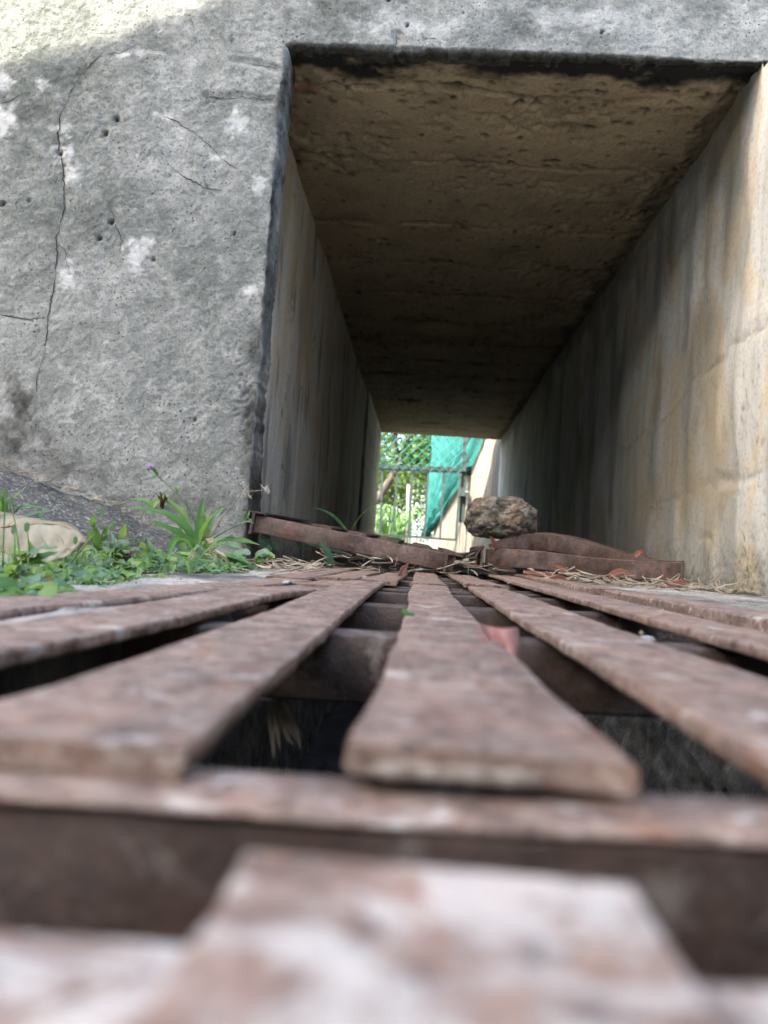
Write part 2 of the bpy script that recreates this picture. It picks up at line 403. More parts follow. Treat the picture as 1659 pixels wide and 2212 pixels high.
for k, (pl, w_, dp) in enumerate(cracks): hr.line([FXZ(*q) for q in pl], w_*.6, dp*.25, .22, .003, k+3)
for k in range(1900):
    hr.pit(RS.uniform(-1.7, .66), RS.uniform(0, 1.34), RS.uniform(.0014, .0034), RS.uniform(.001, .0028), RS.uniform(0, .8)**1.5)
for (x, y, r) in [(252,258,9),(228,290,10),(130,330,8),(62,435,7),(5,440,8),(240,480,8),(420,905,8),(330,560,6),(505,505,6),(215,515,8),(500,90,5),(880,55,7),(1300,70,6),(840,1,6)]:
    p = FXZ(x, y); hr.pit(p[0], p[1], r*.0009, .010, 1.0, rnd.uniform(.6, 1.5))
# honeycombed gravel pockets by the jamb and along the old pour line
for k in range(120):
    p = FXZ(rnd.gauss(528, 12), rnd.gauss(870, 60)); hr.pit(p[0], p[1], rnd.uniform(.002, .005), rnd.uniform(.002, .005), rnd.uniform(.1, .7))
for (cx, cy, sx, sy, n) in [(250,260,25,15,60),(215,290,30,12,50),(210,505,30,25,60),(300,525,35,25,40),(450,215,60,8,40),(175,240,40,15,40)]:
    for k in range(n):
        p = FXZ(rnd.gauss(cx, sx), rnd.gauss(cy, sy)); hr.pit(p[0], p[1], rnd.uniform(.0015, .0032), rnd.uniform(.0015, .004), rnd.uniform(.1, .7))
for i, (x, y, a, b_) in enumerate([(10,175,28,22),(5,250,32,45),(93,178,16,14),(265,118,20,8),(300,115,15,9),(140,330,28,32),(155,375,24,22),(148,590,22,34),(515,265,30,32),(300,540,30,45),(560,400,18,24),(20,890,30,32),(130,275,25,14),(355,250,22,10),(540,625,18,14),(470,340,20,10),(1250,45,200,30),(880,60,130,40)]):
    p = FXZ(x, y); s_ = YF/F; hr.blob(p[0], p[1], a*s_, b_*s_, i+5, .85 if i < 16 else .45, soft=.45)
for i, (x, y, a, b_, am) in enumerate([(118,450,45,330,.30),(75,240,60,55,.42),(170,160,60,40,.4),(545,880,28,190,.72),(540,1090,25,110,.6),(40,890,40,90,.85),(30,960,110,70,.75),(160,1020,170,45,.55),(330,1090,160,50,.5),(700,40,70,60,.35),(620,60,30,60,.4),(1150,50,60,50,.35),(420,960,180,90,.2),(200,480,60,70,.35)]):
    p = FXZ(x, y); s_ = YF/F; hr.blob(p[0], p[1], a*s_, b_*s_, i+45, min(.95, am*1.15), 'dirt', .9)
# dark lichen line along the lower edge of the lintel
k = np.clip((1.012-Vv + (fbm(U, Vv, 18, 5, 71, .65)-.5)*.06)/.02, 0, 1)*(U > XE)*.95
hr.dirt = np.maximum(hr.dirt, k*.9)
# jamb arris
k = np.clip((U-(XE-.010) + (fbm(U, Vv, 30, 5, 73)-.5)*.03)/.012, 0, 1)*(Vv < 1.02)
hr.dirt = np.maximum(hr.dirt, k*.9)

headwall = empty('headwall', (0, YF, 0))
tag(headwall, 'weathered grey concrete wall face around the square tunnel mouth, cracked at left', 'wall')
# left leaf: face + rounded arris + return
zs = np.linspace(-.09, 1.018, 340)
nf = 425; r_ = .007
xs_rel = -np.linspace(1.36, r_, nf)
prof = [(x, 0., 0., -1.) for x in xs_rel] + [(-r_+r_*math.sin(a), r_-r_*math.cos(a), math.sin(a), -math.cos(a)) for a in np.linspace(.25, 1.35, 5)] + [(0., y, 1., 0.) for y in np.linspace(r_, .085, 22)]
prof = np.array(prof)
xe = XE + (fbm(zs, zs*0, 5, 4, 81)-.5)*.010 + (fbm(zs, zs*0, 60, 3, 83)-.5)*.008 + .004*(zs-.5)
A, Zg = np.meshgrid(np.arange(len(prof)), zs, indexing='ij')
bx_ = prof[A, 0]+xe[None, :]; by_ = prof[A, 1]+YF; nxx = prof[A, 2]; nyy = prof[A, 3]
uu = np.where(prof[A, 2] > .9, bx_ + prof[A, 1], bx_)
D = hr.samp(uu, Zg); dirt = hr.samp(np.minimum(uu, XE+.02), Zg, hr.dirt); pale = hr.samp(uu, Zg, hr.pale)
ret = prof[A, 2] > .5
dirt = np.where(ret, np.clip(.55+(fbm(by_*1.0, Zg, 14, 5, 85)-.45)*2.2, 0, 1), dirt)
Vt = np.stack([bx_-nxx*D, by_-nyy*D, Zg], -1).reshape(-1, 3)
mk('wall_face', Vt, gridfaces(len(prof), len(zs)), M['head'], headwall, True, {'dirt': dirt, 'pale': np.where(ret, 0, pale)})
M['fissure'] = m_simple('crack_dirt', (.012, .013, .012), (.035, .036, .033), 200, .95)
def fissure(pl, wmax, seed):
    g = random.Random(seed); P = []
    for i in range(len(pl)-1):
        a = np.array(pl[i]); b = np.array(pl[i+1]); n = max(2, int(np.hypot(*(b-a))/.0055))
        for k in range(n): P.append(a+(b-a)*k/n)
    P.append(np.array(pl[-1])); n = len(P); dr = 0.; V = []
    for i, p in enumerate(P):
        dr = dr*.75+g.gauss(0, .0011); t = P[min(i+1, n-1)]-P[max(i-1, 0)]; t = t/(np.hypot(*t)+1e-9); nn = np.array((-t[1], t[0]))
        c_ = p+nn*(dr+g.gauss(0, .0007)); w = wmax*min(1, .25+min(i, n-1-i)/5.)*(.15+1.1*vn(i*.23, seed*.77, seed)**1.5)
        for sg_ in (-1, 1):
            q = c_+nn*w*sg_*.5; V.append((q[0], YF+float(hr.samp(np.array([q[0]]), np.array([q[1]]))[0])-.0011, q[1]))
    mk('crack', V, [(2*i, 2*i+1, 2*i+3, 2*i+2) for i in range(n-1)], M['fissure'], headwall)
for k, (pl, w_, dp) in enumerate(cracks): fissure([FXZ(*q) for q in pl], w_*1.15, 900+k)
for k, pl in enumerate([[(150,205),(170,225),(178,260)], [(133,370),(118,395),(112,430)], [(122,520),(140,545),(150,590)], [(185,150),(165,140),(140,142)], [(450,310),(470,300),(500,305)], [(520,210),(535,190),(560,185)], [(100,690),(120,700),(150,690)], [(300,95),(310,70),(330,55)], [(905,60),(915,85),(912,105)], [(1330,70),(1335,95)]]): fissure([FXZ(*q) for q in pl], .0015, 950+k)
# lintel
xs = np.linspace(-1.70, XR+.05, 720); zt = np.linspace(1.345, ZC+.003, 110)
lp = [(z, 0., 0., -1.) for z in zt[:-1]] + [(ZC-.004+r_-r_*math.sin(a), r_-r_*math.cos(a), -math.sin(a), -math.cos(a)) for a in np.linspace(.2, 1.4, 5)] + [(ZC-.004, y, -1., 0.) for y in np.linspace(r_, .028, 8)]
lp = np.array(lp); Xg, A = np.meshgrid(xs, np.arange(len(lp)), indexing='ij')
zz = lp[A, 0] + np.where(lp[A, 0] < ZC+.02, 1, 0)*(((fbm(Xg, Xg*0, 50, 4, 87)-.5)*.010+(fbm(Xg, Xg*0, 13, 4, 88)-.5)*.014)*(Xg > XE)); yy = lp[A, 1]+YF
D = hr.samp(Xg, np.minimum(zz+lp[A, 1]*.6, 1.34)); soff = lp[A, 2] < -.5
nz = np.where((lp[A, 2] < 0), lp[A, 2], 0)
dirt = hr.samp(Xg, zz, hr.dirt); pale = hr.samp(Xg, zz, hr.pale)
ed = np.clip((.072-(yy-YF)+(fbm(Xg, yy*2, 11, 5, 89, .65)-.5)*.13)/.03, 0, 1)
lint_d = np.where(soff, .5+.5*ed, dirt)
Vt = np.stack([Xg, yy-lp[A, 3]*D, zz-nz*D], -1).reshape(-1, 3)
mk('lintel', Vt, gridfaces(len(xs), len(lp))[:, ::-1], M['head'], headwall, True, {'dirt': lint_d, 'pale': np.where(soff, 0, pale)})

# ------------------------------------------------------------------ tunnel lining
tunnel = empty('tunnel', (0, 3.8, 0)); tag(tunnel, 'dark square concrete tunnel with stained plaster walls', 'tunnel')
ys = [YF+.014]
while ys[-1] < YE: ys.append(ys[-1]+max(.0045, .0045*(ys[-1]/1.5)**1.6))
ys = np.array(ys); ys[-1] = YE
# ceiling
cr = Raster(-.46, .68, 1.42, 6.2, .005)
U, Vv = cr.U, cr.Vv
cr.d += (fbm(U, Vv, 4, 2, 101)-.5)*.010 + (fbm(U, Vv, 75, 3, 103)-.5)*.0035
honey = np.clip((fbm(U, Vv*1.4, 6.5, 4, 105, .6)-.555)*9, 0, 1)
cr.d += honey*((fbm(U, Vv, 60, 2, 107)-.40)*.016)
seams = [1.565, 1.86, 2.23, 2.53, 2.84, 3.15, 3.47, 3.80, 4.12, 4.42, 4.8, 5.2, 5.6]
for k, y in enumerate(seams):
    yl = y + (fbm(U[:, 0], U[:, 0]*0+k, 6, 4, 110+k)-.5)*.05
    wl = .004+.026*np.clip(fbm(U[:, 0], U[:, 0]*0+k, 9, 4, 140+k)-.38, 0, 1)
    q = np.clip(1.2-np.abs(Vv-yl[:, None]-(fbm(U, Vv, 45, 3, 160+k)-.5)*.02)/wl[:, None], 0, 1)*np.clip((fbm(U[:, 0], U[:, 0]*0+k, 7, 4, 180+k)-.40)*8, .12, 1)[:, None]
    cr.d = np.maximum(cr.d, cr.d+q*.020); cr.dirt = np.maximum(cr.dirt, q*.92)
    cr.d += (k % 2-.5)*.004*(Vv > yl[:, None])
    for j in range(46):
        uu_ = RS.uniform(-.4, .6); cr.pit(uu_, y+RS.normal(0, .025), RS.uniform(.003, .010), RS.uniform(.003, .011), RS.uniform(.2, .9), RS.uniform(.8, 2.4))
for k in range(700): cr.pit(RS.uniform(-.4, .6), 1.5+4.6*RS.uniform()**1.8, RS.uniform(.004, .012), RS.uniform(.004, .012), RS.uniform(.4, 1.), RS.uniform(.7, 2))
em_ = np.clip((U-(XR-.05)+(fbm(U, Vv, 14, 4, 121)-.5)*.08)/.03, 0, 1); cr.d += em_*.015*(fbm(U, Vv, 40, 3, 123)); cr.dirt = np.maximum(cr.dirt, em_*.5)
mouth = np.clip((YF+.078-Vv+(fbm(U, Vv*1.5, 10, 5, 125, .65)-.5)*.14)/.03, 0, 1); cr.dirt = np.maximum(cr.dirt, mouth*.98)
p = PD(665, 205, 1.62); cr.blob(p.x, 1.58, .05, .02, 9, .8)
xs = np.linspace(XL-.03, XR+.03, 250); Xg, Yg = np.meshgrid(xs, ys, indexing='ij')
Vt = np.stack([Xg, Yg, ZC+cr.samp(Xg, Yg)*1.0-.004], -1).reshape(-1, 3)
mk('ceiling', Vt, gridfaces(len(xs), len(ys)), M['ceil'], tunnel, True, {'dirt': cr.samp(Xg, Yg, cr.dirt), 'pale': cr.samp(Xg, Yg, cr.pale)})
# side walls
def sidewall(name, x, sgn, y0, y1, m, seed, chips, dirtf, cracks=()):
    r = Raster(y0-.02, y1+.02, -.06, 1.06, .005); U, Vv = r.U, r.Vv
    r.d += (fbm(U, Vv, 3, 3, seed)-.5)*.014 + (fbm(U*1.5, Vv*.6, 22, 3, seed+2)-.5)*.005
    if dirtf is not None: r.dirt = np.maximum(r.dirt, dirtf(U, Vv))
    for (u, v, ru, rv, dp) in chips:
        n = int(8+rv*160)
        for k in range(n): r.pit(u+RS.normal(0, ru), v+RS.normal(0, rv), RS.uniform(.004, .010), dp*RS.uniform(.4, 1), RS.uniform(.3, .9), RS.uniform(.5, 1))
    for k in range(220): r.pit(y0+(y1-y0)*RS.uniform()**1.5, RS.uniform(.02, 1), RS.uniform(.002, .006), RS.uniform(.002, .005), RS.uniform(.4, 1), RS.uniform(.4, .9))
    for k, pl in enumerate(cracks): r.line(pl, .0014, .003, .34, .02, seed+k)
    yy = [y0]
    while yy[-1] < y1: yy.append(yy[-1]+max(.006, .0075*(max(yy[-1], 1.)/1.6)**1.4))
    yy = np.array(yy); yy[-1] = y1; zz = np.linspace(-.05, 1.05, 190)
    Yg, Zg = np.meshgrid(yy, zz, indexing='ij')
    Zg = np.where((sgn > 0) & (Yg < YF+.004), -.05+(Zg+.05)*(1.055/1.10), Zg)
    X = x + sgn*r.samp(Yg, Zg)
    Fq = gridfaces(len(yy), len(zz))
    return mk(name, np.stack([X, Yg, Zg], -1).reshape(-1, 3), Fq if sgn > 0 else Fq[:, ::-1], m, tunnel, True, {'dirt': r.samp(Yg, Zg, r.dirt)})
def LWP(x, y):     # pixel on the left wall plane
    r = ray(x, y); q = CAM+r*((XL-CAM.x)/r.x); return (q.y, q.z)
def RWP(x, y):
    r = ray(x, y); q = CAM+r*((XR-CAM.x)/r.x); return (q.y, q.z)
chl = []
for (x, y, a, b_) in [(632,660,.012,.03),(622,840,.016,.03),(612,900,.006,.02),(680,985,.012,.008),(600,1080,.02,.03),(625,300,.02,.05),(640,420,.02,.04),(615,1010,.02,.02),(745,1030,.05,.03),(650,930,.03,.03),(770,1000,.1,.06)]:
    q = LWP(x, y); chl.append((q[0], q[1], a, b_, .007))
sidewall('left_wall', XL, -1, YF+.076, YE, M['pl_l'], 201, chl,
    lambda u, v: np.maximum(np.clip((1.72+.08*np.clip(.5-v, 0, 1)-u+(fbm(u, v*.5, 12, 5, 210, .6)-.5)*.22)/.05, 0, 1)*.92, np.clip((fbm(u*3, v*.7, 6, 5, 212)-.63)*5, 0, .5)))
crl = [[RWP(*q) for q in pl] for pl in ([(1340,960),(1420,930),(1500,820),(1600,740),(1659,690)], [(1400,1100),(1480,1075),(1560,1060),(1659,1030)], [(1430,1170),(1500,1160),(1540,1172)])]
chr_ = []
for (x, y, a, b_) in [(1590,1050,.012,.05),(1560,1150,.01,.03),(1640,960,.02,.06),(1610,900,.02,.03),(1600,1200,.03,.03),(1655,1180,.02,.03)]:
    q = RWP(x, y); chr_.append((q[0], q[1], a, b_, .004))
sidewall('right_wall', XR, 1, .30, YE, M['pl_r'], 231, chr_,
    lambda u, v: np.maximum(np.clip((fbm(u*2.6, v*.7, 3.0, 6, 240)-.58)*4, 0, .5), np.clip((v-.93+(fbm(u, v, 9, 4, 244)-.5)*.14)/.05, 0, 1)*.55*(u > 1.5)), crl)
# inset collar near the far end
cb = MB(); 
n = 26
for k in range(n):
    z0 = k/n*ZC; z1 = (k+1)/n*ZC+.001
    w_ = .012+.006*vn(k*.7, 3., 5); cb.box((XL-.03, 4.62+.03*vn(k*.5, 1., 6), z0), (XL+w_, YE+.02, z1))
cb.build('collar', M['pl_l'], tunnel)
wing = MB(); wing.box((XR+.012, -1.4, -.3), (XR+.4, YF+.03, 1.003))
tag(wing.build('wing_wall', M['mass']), 'plain concrete wall running forward from the right side of the tunnel', 'wall')

# ------------------------------------------------------------------ gratings
def wavy(x, y0, y1, z, n=26, amp=.0012, seed=0, dx=0., zf=None):
    out = []
    for i in range(n):
        t = i/(n-1); y = y0+(y1-y0)*t
        out.append((x+dx*t+(vn(y*6, seed, seed)-.5)*amp*1.2, y, z+(vn(y*5, seed+.5, seed+3)-.5)*amp*2+(zf(y) if zf else 0)))
    return out
def weld(parent, p, r, seed):
    g = random.Random(seed); bm = bmesh.new(); bmesh.ops.create_icosphere(bm, subdivisions=2, radius=r)
    for v in bm.verts:
        v.co *= .7*(1+g.uniform(-.25, .25)); v.co.x *= 1.5; v.co.z *= .7
    me = bpy.data.meshes.new('weld'); bm.to_mesh(me); bm.free(); me.polygons.foreach_set('use_smooth', [True]*len(me.polygons))
    o = link('weld', me, M['weld'], None); o.location = p; o.parent = parent; o.matrix_parent_inverse = parent_world(parent).inverted()
def grate(label, slats, bars, borders, xspan, mat_s, seed, nearlen=0):
    root = empty('steel_grating', (0, (bars[0][0]+bars[-1][0])/2, -.03)); tag(root, label, 'grating', 'rusty gratings over the drain')
    for k, (x, w, y0, y1, dx, zf) in enumerate(slats):
        y0_ = y0
        o = bar('slat', wavy(x, y0, y1, gz(x), 64, .0020, seed+k, dx, (lambda y, q=zf: .0012*math.exp(-max(y-y0_, 0)/.075)+(q(y) if q else 0))), rectprof(w, .0045, .0009), mat_s, root, (1, 0, 0), jit=.0002, wf=lambda p, sd=seed+k: .885+.125*math.exp(-max(p.y-y0_, 0)/.075)+.05*(vn(p.y*22, sd, sd)-.5)+.04*(vn(p.y*90, sd, sd+1)-.5))
    for (x, w, y0, y1, dx) in borders:
        t = .012
        o = bar('border_angle', wavy(x, y0, y1, gz(x)+.001, 30, .0006, seed+40, dx), rectprof(w, t, .0016), mat_s, root, (1, 0, 0), jit=.0001)
    for (y, w, h) in bars:
        n = 14; x0, x1 = xspan
        pts = [(x0+(x1-x0)*i/(n-1), y+(vn(i*.8, y*9, seed)-.5)*.0016, gz(x0+(x1-x0)*i/(n-1))-.0052) for i in range(n)]
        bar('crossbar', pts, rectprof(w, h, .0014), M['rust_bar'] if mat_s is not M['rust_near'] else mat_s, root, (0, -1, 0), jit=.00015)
    return root
XS = [(-.112, .041), (-.055, .043), (.0132, .042), (.0765, .048), (.145, .046)]
def sag(c, w, a): return lambda y: a*math.exp(-((y-c)/w)**2)
sl_ = []
sags = [sag(.50, .12, .0035), sag(.30, .2, -.0008), sag(.4, .1, .0002), sag(.5, .2, .0006), sag(.5, .3, .0008)]
for k, (x, w) in enumerate(XS): sl_.append((x if k else -.126, w, .113+.002*rnd.random(), .842 if k else .66, 0 if k else .036, sags[k]))
sl_.append((-.090, .040, .672, .842, .002, None))
g1 = grate('long rusty flat-bar grating in the middle of the drain, nearest in focus', sl_,
    [(.1105, .016, .040), (.350, .024, .030), (.556, .026, .030), (.735, .018, .03), (.822, .022, .030)],
    [(-.200, .040, .115, .80, .072), (.222, .046, .115, .842, 0)], (-.16, .205), M['rust'], 3)
M['lime'] = m_simple('white_lime_crust', (.10, .065, .045), (.40, .37, .33), 260, .85, .001, .2, (.62, .60, .56))
def smear(parent, x0, x1, face, y, z0, z1, seed, mt='lime', rag=.5):
    n = 70 if rag > .3 else 160; V = []
    for i in range(n):
        x = x0+(x1-x0)*i/(n-1); e = min(1, min(i, n-1-i)/9.)
        lo = z0+(z1-z0)*rag*(1-e*(.2+.8*fbm(i*.35, seed, 1., 3, seed, .8))**.6); hi = z1-(z1-z0)*rag*(1-e*(.2+.8*fbm(i*.3, seed+9, 1., 3, seed+4, .8))**.6)
        V += [(x, y, lo+gz(x)), (x, y, hi+gz(x))] if face == 'front' else [(x, lo, y+gz(x)), (x, hi, y+gz(x))]
    o = mk('lime_lit_smear', V, [(2*i, 2*i+2, 2*i+3, 2*i+1) for i in range(n-1)], M[mt], parent); md = o.modifiers.new('s', 'SOLIDIFY'); md.thickness = .0004; md.offset = 0
smear(g1, -.006, .020, 'front', .1126, -.0026, .0006, 3); smear(g1, -.155, .20, 'top', -.0049, .1008, .1212, 8, 'lit_crust', .12)  # top strip: some lime, and the light on the crossbar top painted in
for i, (x, y, r) in enumerate([(200,1335,.0055),(490,1292,.005),(620,1280,.006),(712,1268,.005),(735,1300,.004),(1185,1268,.004),(1395,1384,.005),(1170,1345,.004),(800,1268,.004),(905,1300,.003),(690,1316,.004)]):
    q = PZ(x, y, -.0055); weld(g1, q, r, i)
sl2 = []
for k, (x, w) in enumerate(XS): sl2.append((x+[.018, .010, 0, 0, .004][k], w*1.03, .858+.006*rnd.random(), 1.56, [.01, .008, 0, 0, 0][k], sag(1.0, .2, rnd.uniform(-.001, .0015))))
g2 = grate('rusty flat-bar grating at the tunnel mouth, littered with straw', sl2,
    [(.885, .02, .03), (1.10, .02, .03), (1.32, .02, .03), (1.53, .02, .03)],
    [(-.140, .042, .812, 1.57, .0), (.216, .046, .868, 1.57, 0)], (-.16, .205), M['rust'], 23)
weld(g2, PZ(790, 1248, -.002), .005, 77); weld(g2, PZ(620, 1258, 0), .004, 78)
sl3 = [(.0030, .0425, -.30, .0765, 0, None), (.070, .044, -.30, .077, 0, None), (-.062, .043, -.30, .075, 0, None), (-.125, .042, -.3, .075, 0, None), (.135, .044, -.3, .076, 0, None)]
g0 = grate('pale lime-splashed grating right under the camera, out of focus', sl3, [(.0555, .029, .032), (-.14, .024, .03)],
    [(-.182, .042, -.3, .074, 0), (.216, .046, -.3, .074, 0)], (-.16, .2), M['rust_near'], 43)

# broken panels in the tunnel mouth
def seg(a, b, n=16, arc=None, seed=0, amp=.001):
    a = Vector(a); b = Vector(b)
    return [a.lerp(b, i/(n-1)) + Vector((0, 0, (arc(i/(n-1)) if arc else 0)+(vn(i*.6, seed, seed)-.5)*amp)) for i in range(n)]
bp = empty('broken_grating', (-.1, 1.6, 0)); tag(bp, 'tilted rusty grating panel lying raised on its left side in the tunnel mouth', 'grating', 'broken grating panels')
A_ = PD(556, 1112, 1.41); B_ = PD(984, 1199, 1.41)
bar('rail', seg(A_, B_, 20, None, 4, .0004), rectprof(.012, .033, .002), M['rust_red'], bp, (0, -1, 0), jit=.00015)
Dy = Vector((0, .52, .012))
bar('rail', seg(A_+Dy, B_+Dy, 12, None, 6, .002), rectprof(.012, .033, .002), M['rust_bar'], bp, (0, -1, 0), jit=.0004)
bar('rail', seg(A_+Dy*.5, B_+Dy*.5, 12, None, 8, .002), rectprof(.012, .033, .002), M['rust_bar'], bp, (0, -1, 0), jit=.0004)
ax = (B_-A_).normalized(); nrm = ax.cross(Vector((0, 1, 0))) * -1
if nrm.z < 0: nrm = -nrm
tt = lambda x: (PD(x, 1150, 1.41).x-A_.x)/(B_.x-A_.x)
for k, x0 in enumerate([(672, 716), (750, 792), (818, 862), (890, 935), (962, 990)]):
    t = (tt(x0[0])+tt(x0[1]))/2; w = abs(tt(x0[1])-tt(x0[0]))*(B_-A_).length
    c0 = A_.lerp(B_, t)+nrm*.0052
    bar('slat', [c0+Vector((0, -.004+.54*i/9+rnd.uniform(0, .0), .0125*i/9)) for i in range(10)], rectprof(w, .005, .0012), M['rust_red'], bp, ax, jit=.0002)
# T-bar at the raised end, seen end-on
e0 = PD(549, 1104, 1.395)
tp = [(-.022, 0), (.022, 0), (.022, -.003), (.003, -.003), (.0025, -.042), (-.0025, -.042), (-.003, -.003), (-.022, -.003)]
tp = tp[::-1]
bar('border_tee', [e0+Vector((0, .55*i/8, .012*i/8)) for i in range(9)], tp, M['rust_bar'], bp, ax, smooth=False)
e1 = PD(966, 1193, 1.395)
lp_ = [(0, 0), (0, -.040), (.003, -.040), (.003, -.003), (.030, -.003), (.030, 0)]
bar('border_angle', [e1+Vector((0, .5*i/8, 0)) for i in range(9)], lp_, M['rust_red'], bp, ax, smooth=False)

bq = empty('broken_grating', (.3, 1.6, 0)); tag(bq, 'buckled rusty grating panel lying upside down against the right tunnel wall', 'grating', 'broken grating panels')
A2 = PD(1050, 1184, 1.42); B2 = PD(1476, 1215, 1.42)
def interp(tab):
    ts = [a for a, _ in tab]; vs = [b for _, b in tab]
    return lambda t: float(np.interp(t, ts, vs))
bar('rail', seg(A2, B2, 30, interp([(0, 0), (.2, .002), (.3, .0015), (.5, -.003), (.8, -.003), (1, 0)]), 5, .0006), rectprof(.014, .034, .0014), M['rust_red'], bq, (0, -1, 0), jit=.0002)
def pxrail(pl, d, h, n=26):
    P = [PD(x, y, d) for x, y in pl]; xs_ = [p.x for p in P]; zs_ = [p.z for p in P]
    out = []
    for i in range(n):
        x = xs_[0]+(xs_[-1]-xs_[0])*i/(n-1); out.append((x, d, float(np.interp(x, xs_, zs_))))
    for _ in range(3):
        out = [out[0]]+[(out[i][0], d, (out[i-1][2]+2*out[i][2]+out[i+1][2])/4) for i in range(1, n-1)]+[out[-1]]
    return bar('rail', out, rectprof(.012, h, .0014), M['rust_red'], bq, (0, -1, 0), jit=.0002)
pxrail([(1055,1176),(1090,1160),(1150,1151),(1200,1154),(1260,1168),(1330,1192),(1395,1208),(1470,1216)], 1.56, .034)
pxrail([(1080,1160),(1130,1150),(1190,1150),(1250,1160),(1310,1180),(1370,1198),(1440,1212)], 1.72, .030)
def angle_path(p, L, prof_, par, m): return bar('border_angle', [p+Vector((0, L*i/8, 0)) for i in range(9)], prof_, m, par, (1, 0, 0), smooth=False)
angle_path(PD(1478, 1212, 1.405), .36, [(0, 0), (-.0035, 0), (-.0035, -.037), (0, -.037)], bq, M['rust_red'])
angle_path(PD(1040, 1178, 1.405), .33, [(.004, 0), (0, 0), (0, -.036), (-.030, -.038), (-.030, -.042), (.004, -.041)][::-1], bq, M['rust_red'])
# torn flange between the two panels
tb = [PD(x, y, 1.43) for x, y in [(985,1206),(1005,1200),(1022,1198),(1034,1186),(1042,1179)]]
bar('torn_flange', tb, rectprof(.05, .003, .0008), M['rust_bar'], bq, (0, -1, 0), jit=.003)
tb = [PD(x, y, 1.46) for x, y in [(940,1189),(965,1190),(990,1196),(1010,1194),(1030,1190)]]
bar('torn_flange', tb, rectprof(.05, .003, .0008), M['rust_bar'], bp, (0, -1, 0), jit=.003)
for (x, w) in [(1085, 60), (1180, 50), (1275, 50), (1370, 50)]:
    p = PD(x, 1226, 1.42); p.z = max(.012, p.z-.002)
    bar('slat', [p+Vector((0, -.004+.30*i/5, .002*i)) for i in range(6)], rectprof(w*1.42/F, .005, .001), M['rust_red'], bq, (1, 0, 0), jit=.0003)

# ------------------------------------------------------------------ rock
bm = bmesh.new(); bmesh.ops.create_icosphere(bm, subdivisions=6, radius=1.)
V = np.array([v.co[:] for v in bm.verts])
def n3(P, s, seed):  # cheap 3-d fbm from three 2-d slices
    return (fbm(P[:, 0]+P[:, 2]*.37, P[:, 1]-P[:, 2]*.21, s, 4, seed, .55)+fbm(P[:, 1]+P[:, 0]*.29, P[:, 2]+5, s, 4, seed+3, .55)+fbm(P[:, 2]-P[:, 1]*.33, P[:, 0]+9, s, 4, seed+7, .55))/3
from mathutils import noise as mn
sgn = np.sign(V); Q = sgn*np.abs(V)**.80; Q /= np.maximum(1, np.linalg.norm(Q, axis=1)/1.08)[:, None]
def rn(p):
    p = Vector(p)+Vector((3.7, 1.2, 8.4))
    w = mn.noise(p*1.4)*.13+mn.noise(p*3.1)*.10+mn.noise(p*6.5)*.065+mn.noise(p*13)*.045+mn.noise(p*27)*.022
    q = mn.voronoi(p*3.6)[0][0]; w -= .09*max(0, .33-q)*3
    return 1.02+w
d = np.array([rn(p) for p in V]); Q *= d[:, None]
Q[:, 2] = np.where(Q[:, 2] < -.78, -.78+(Q[:, 2]+.78)*.3, Q[:, 2])
c = PD(1081, 1123, 1.60); s3 = (.0700, .058, .0470)
Q = Q*np.array(s3)
for v, q in zip(bm.verts, Q): v.co = q
me = bpy.data.meshes.new('rock'); bm.to_mesh(me); bm.free(); me.polygons.foreach_set('use_smooth', [True]*len(me.polygons))
b = Mt('rough_rock'); a1 = b.noise(28, 7, .7); a2 = b.noise(75, 5, .7)
cc = b.ramp(a1, [(.3, (.045, .040, .032)), (.46, (.165, .152, .122)), (.58, (.29, .275, .235)), (.75, (.44, .42, .37))])
cc = b.mix(b.ramp(b.noise(20, 5, .65, b.vec(loc=(4, 1, 2))), [(.50, 0.), (.62, .65)]), cc, (.24, .155, .08))
cc = b.mix(b.ramp(a2, [(.34, .9), (.45, 0.), (1, 0.)]), cc, (.03, .028, .025))
rk = link('rock', me, b.done(cc, .9, b.bump(b.math('ADD', a2, b.noise(220, 4, .75)), .006, 1.), .2)); rk.location = c
tag(rk, 'rough brown-grey lump of rock resting on the buckled rusty panel', 'rock')

# ------------------------------------------------------------------ unseen roof added behind the camera to shade the place
T0 = PD(0, 138, YF); T1 = PD(480, 0, YF)
ZR = 2.9
def tosun(p): return p + SUN*((ZR+.12-p.z)/SUN.z)
E0, E1 = tosun(T0), tosun(T1); ed_ = (E1-E0).normalized(); bk = Vector((ed_.y, -ed_.x, 0))
if bk.y > 0: bk = -bk
need = [tosun(Vector(p))-E0 for p in ((-1.0, YF, .8), (.7, YF, 1.2), (.62, .6, 1.0), (.62, -.4, .3), (.62, -.5, 0), (-.75, -.5, 0), (-1.0, 1.2, 0), (-.95, .4, 0))]
u0 = min(q.dot(ed_) for q in need)-.25; u1 = max(q.dot(ed_) for q in need)+.25; vb = max(q.dot(bk) for q in need)+.2
a_ = E0+ed_*u0; b_ = E0+ed_*u1; cnp = MB()
qq = [a_, b_, b_+bk*vb, a_+bk*vb]
cnp.add([(p.x, p.y, ZR) for p in qq]+[(p.x, p.y, ZR+.12) for p in qq], [(3,2,1,0),(4,5,6,7),(0,1,5,4),(1,2,6,5),(2,3,7,6),(3,0,4,7)])
cn = empty('shade_caster_roof', ((a_.x+b_.x)/2, a_.y-2, -.03)); tag(cn, 'unseen flat white roof on thin posts, added behind the camera to cast the shade', 'shade_caster_roof')
M['white'] = m_simple('white_paint', (.7, .7, .68), (.8, .8, .78), 5, .6)
cnp.build('roof', M['white'], cn)
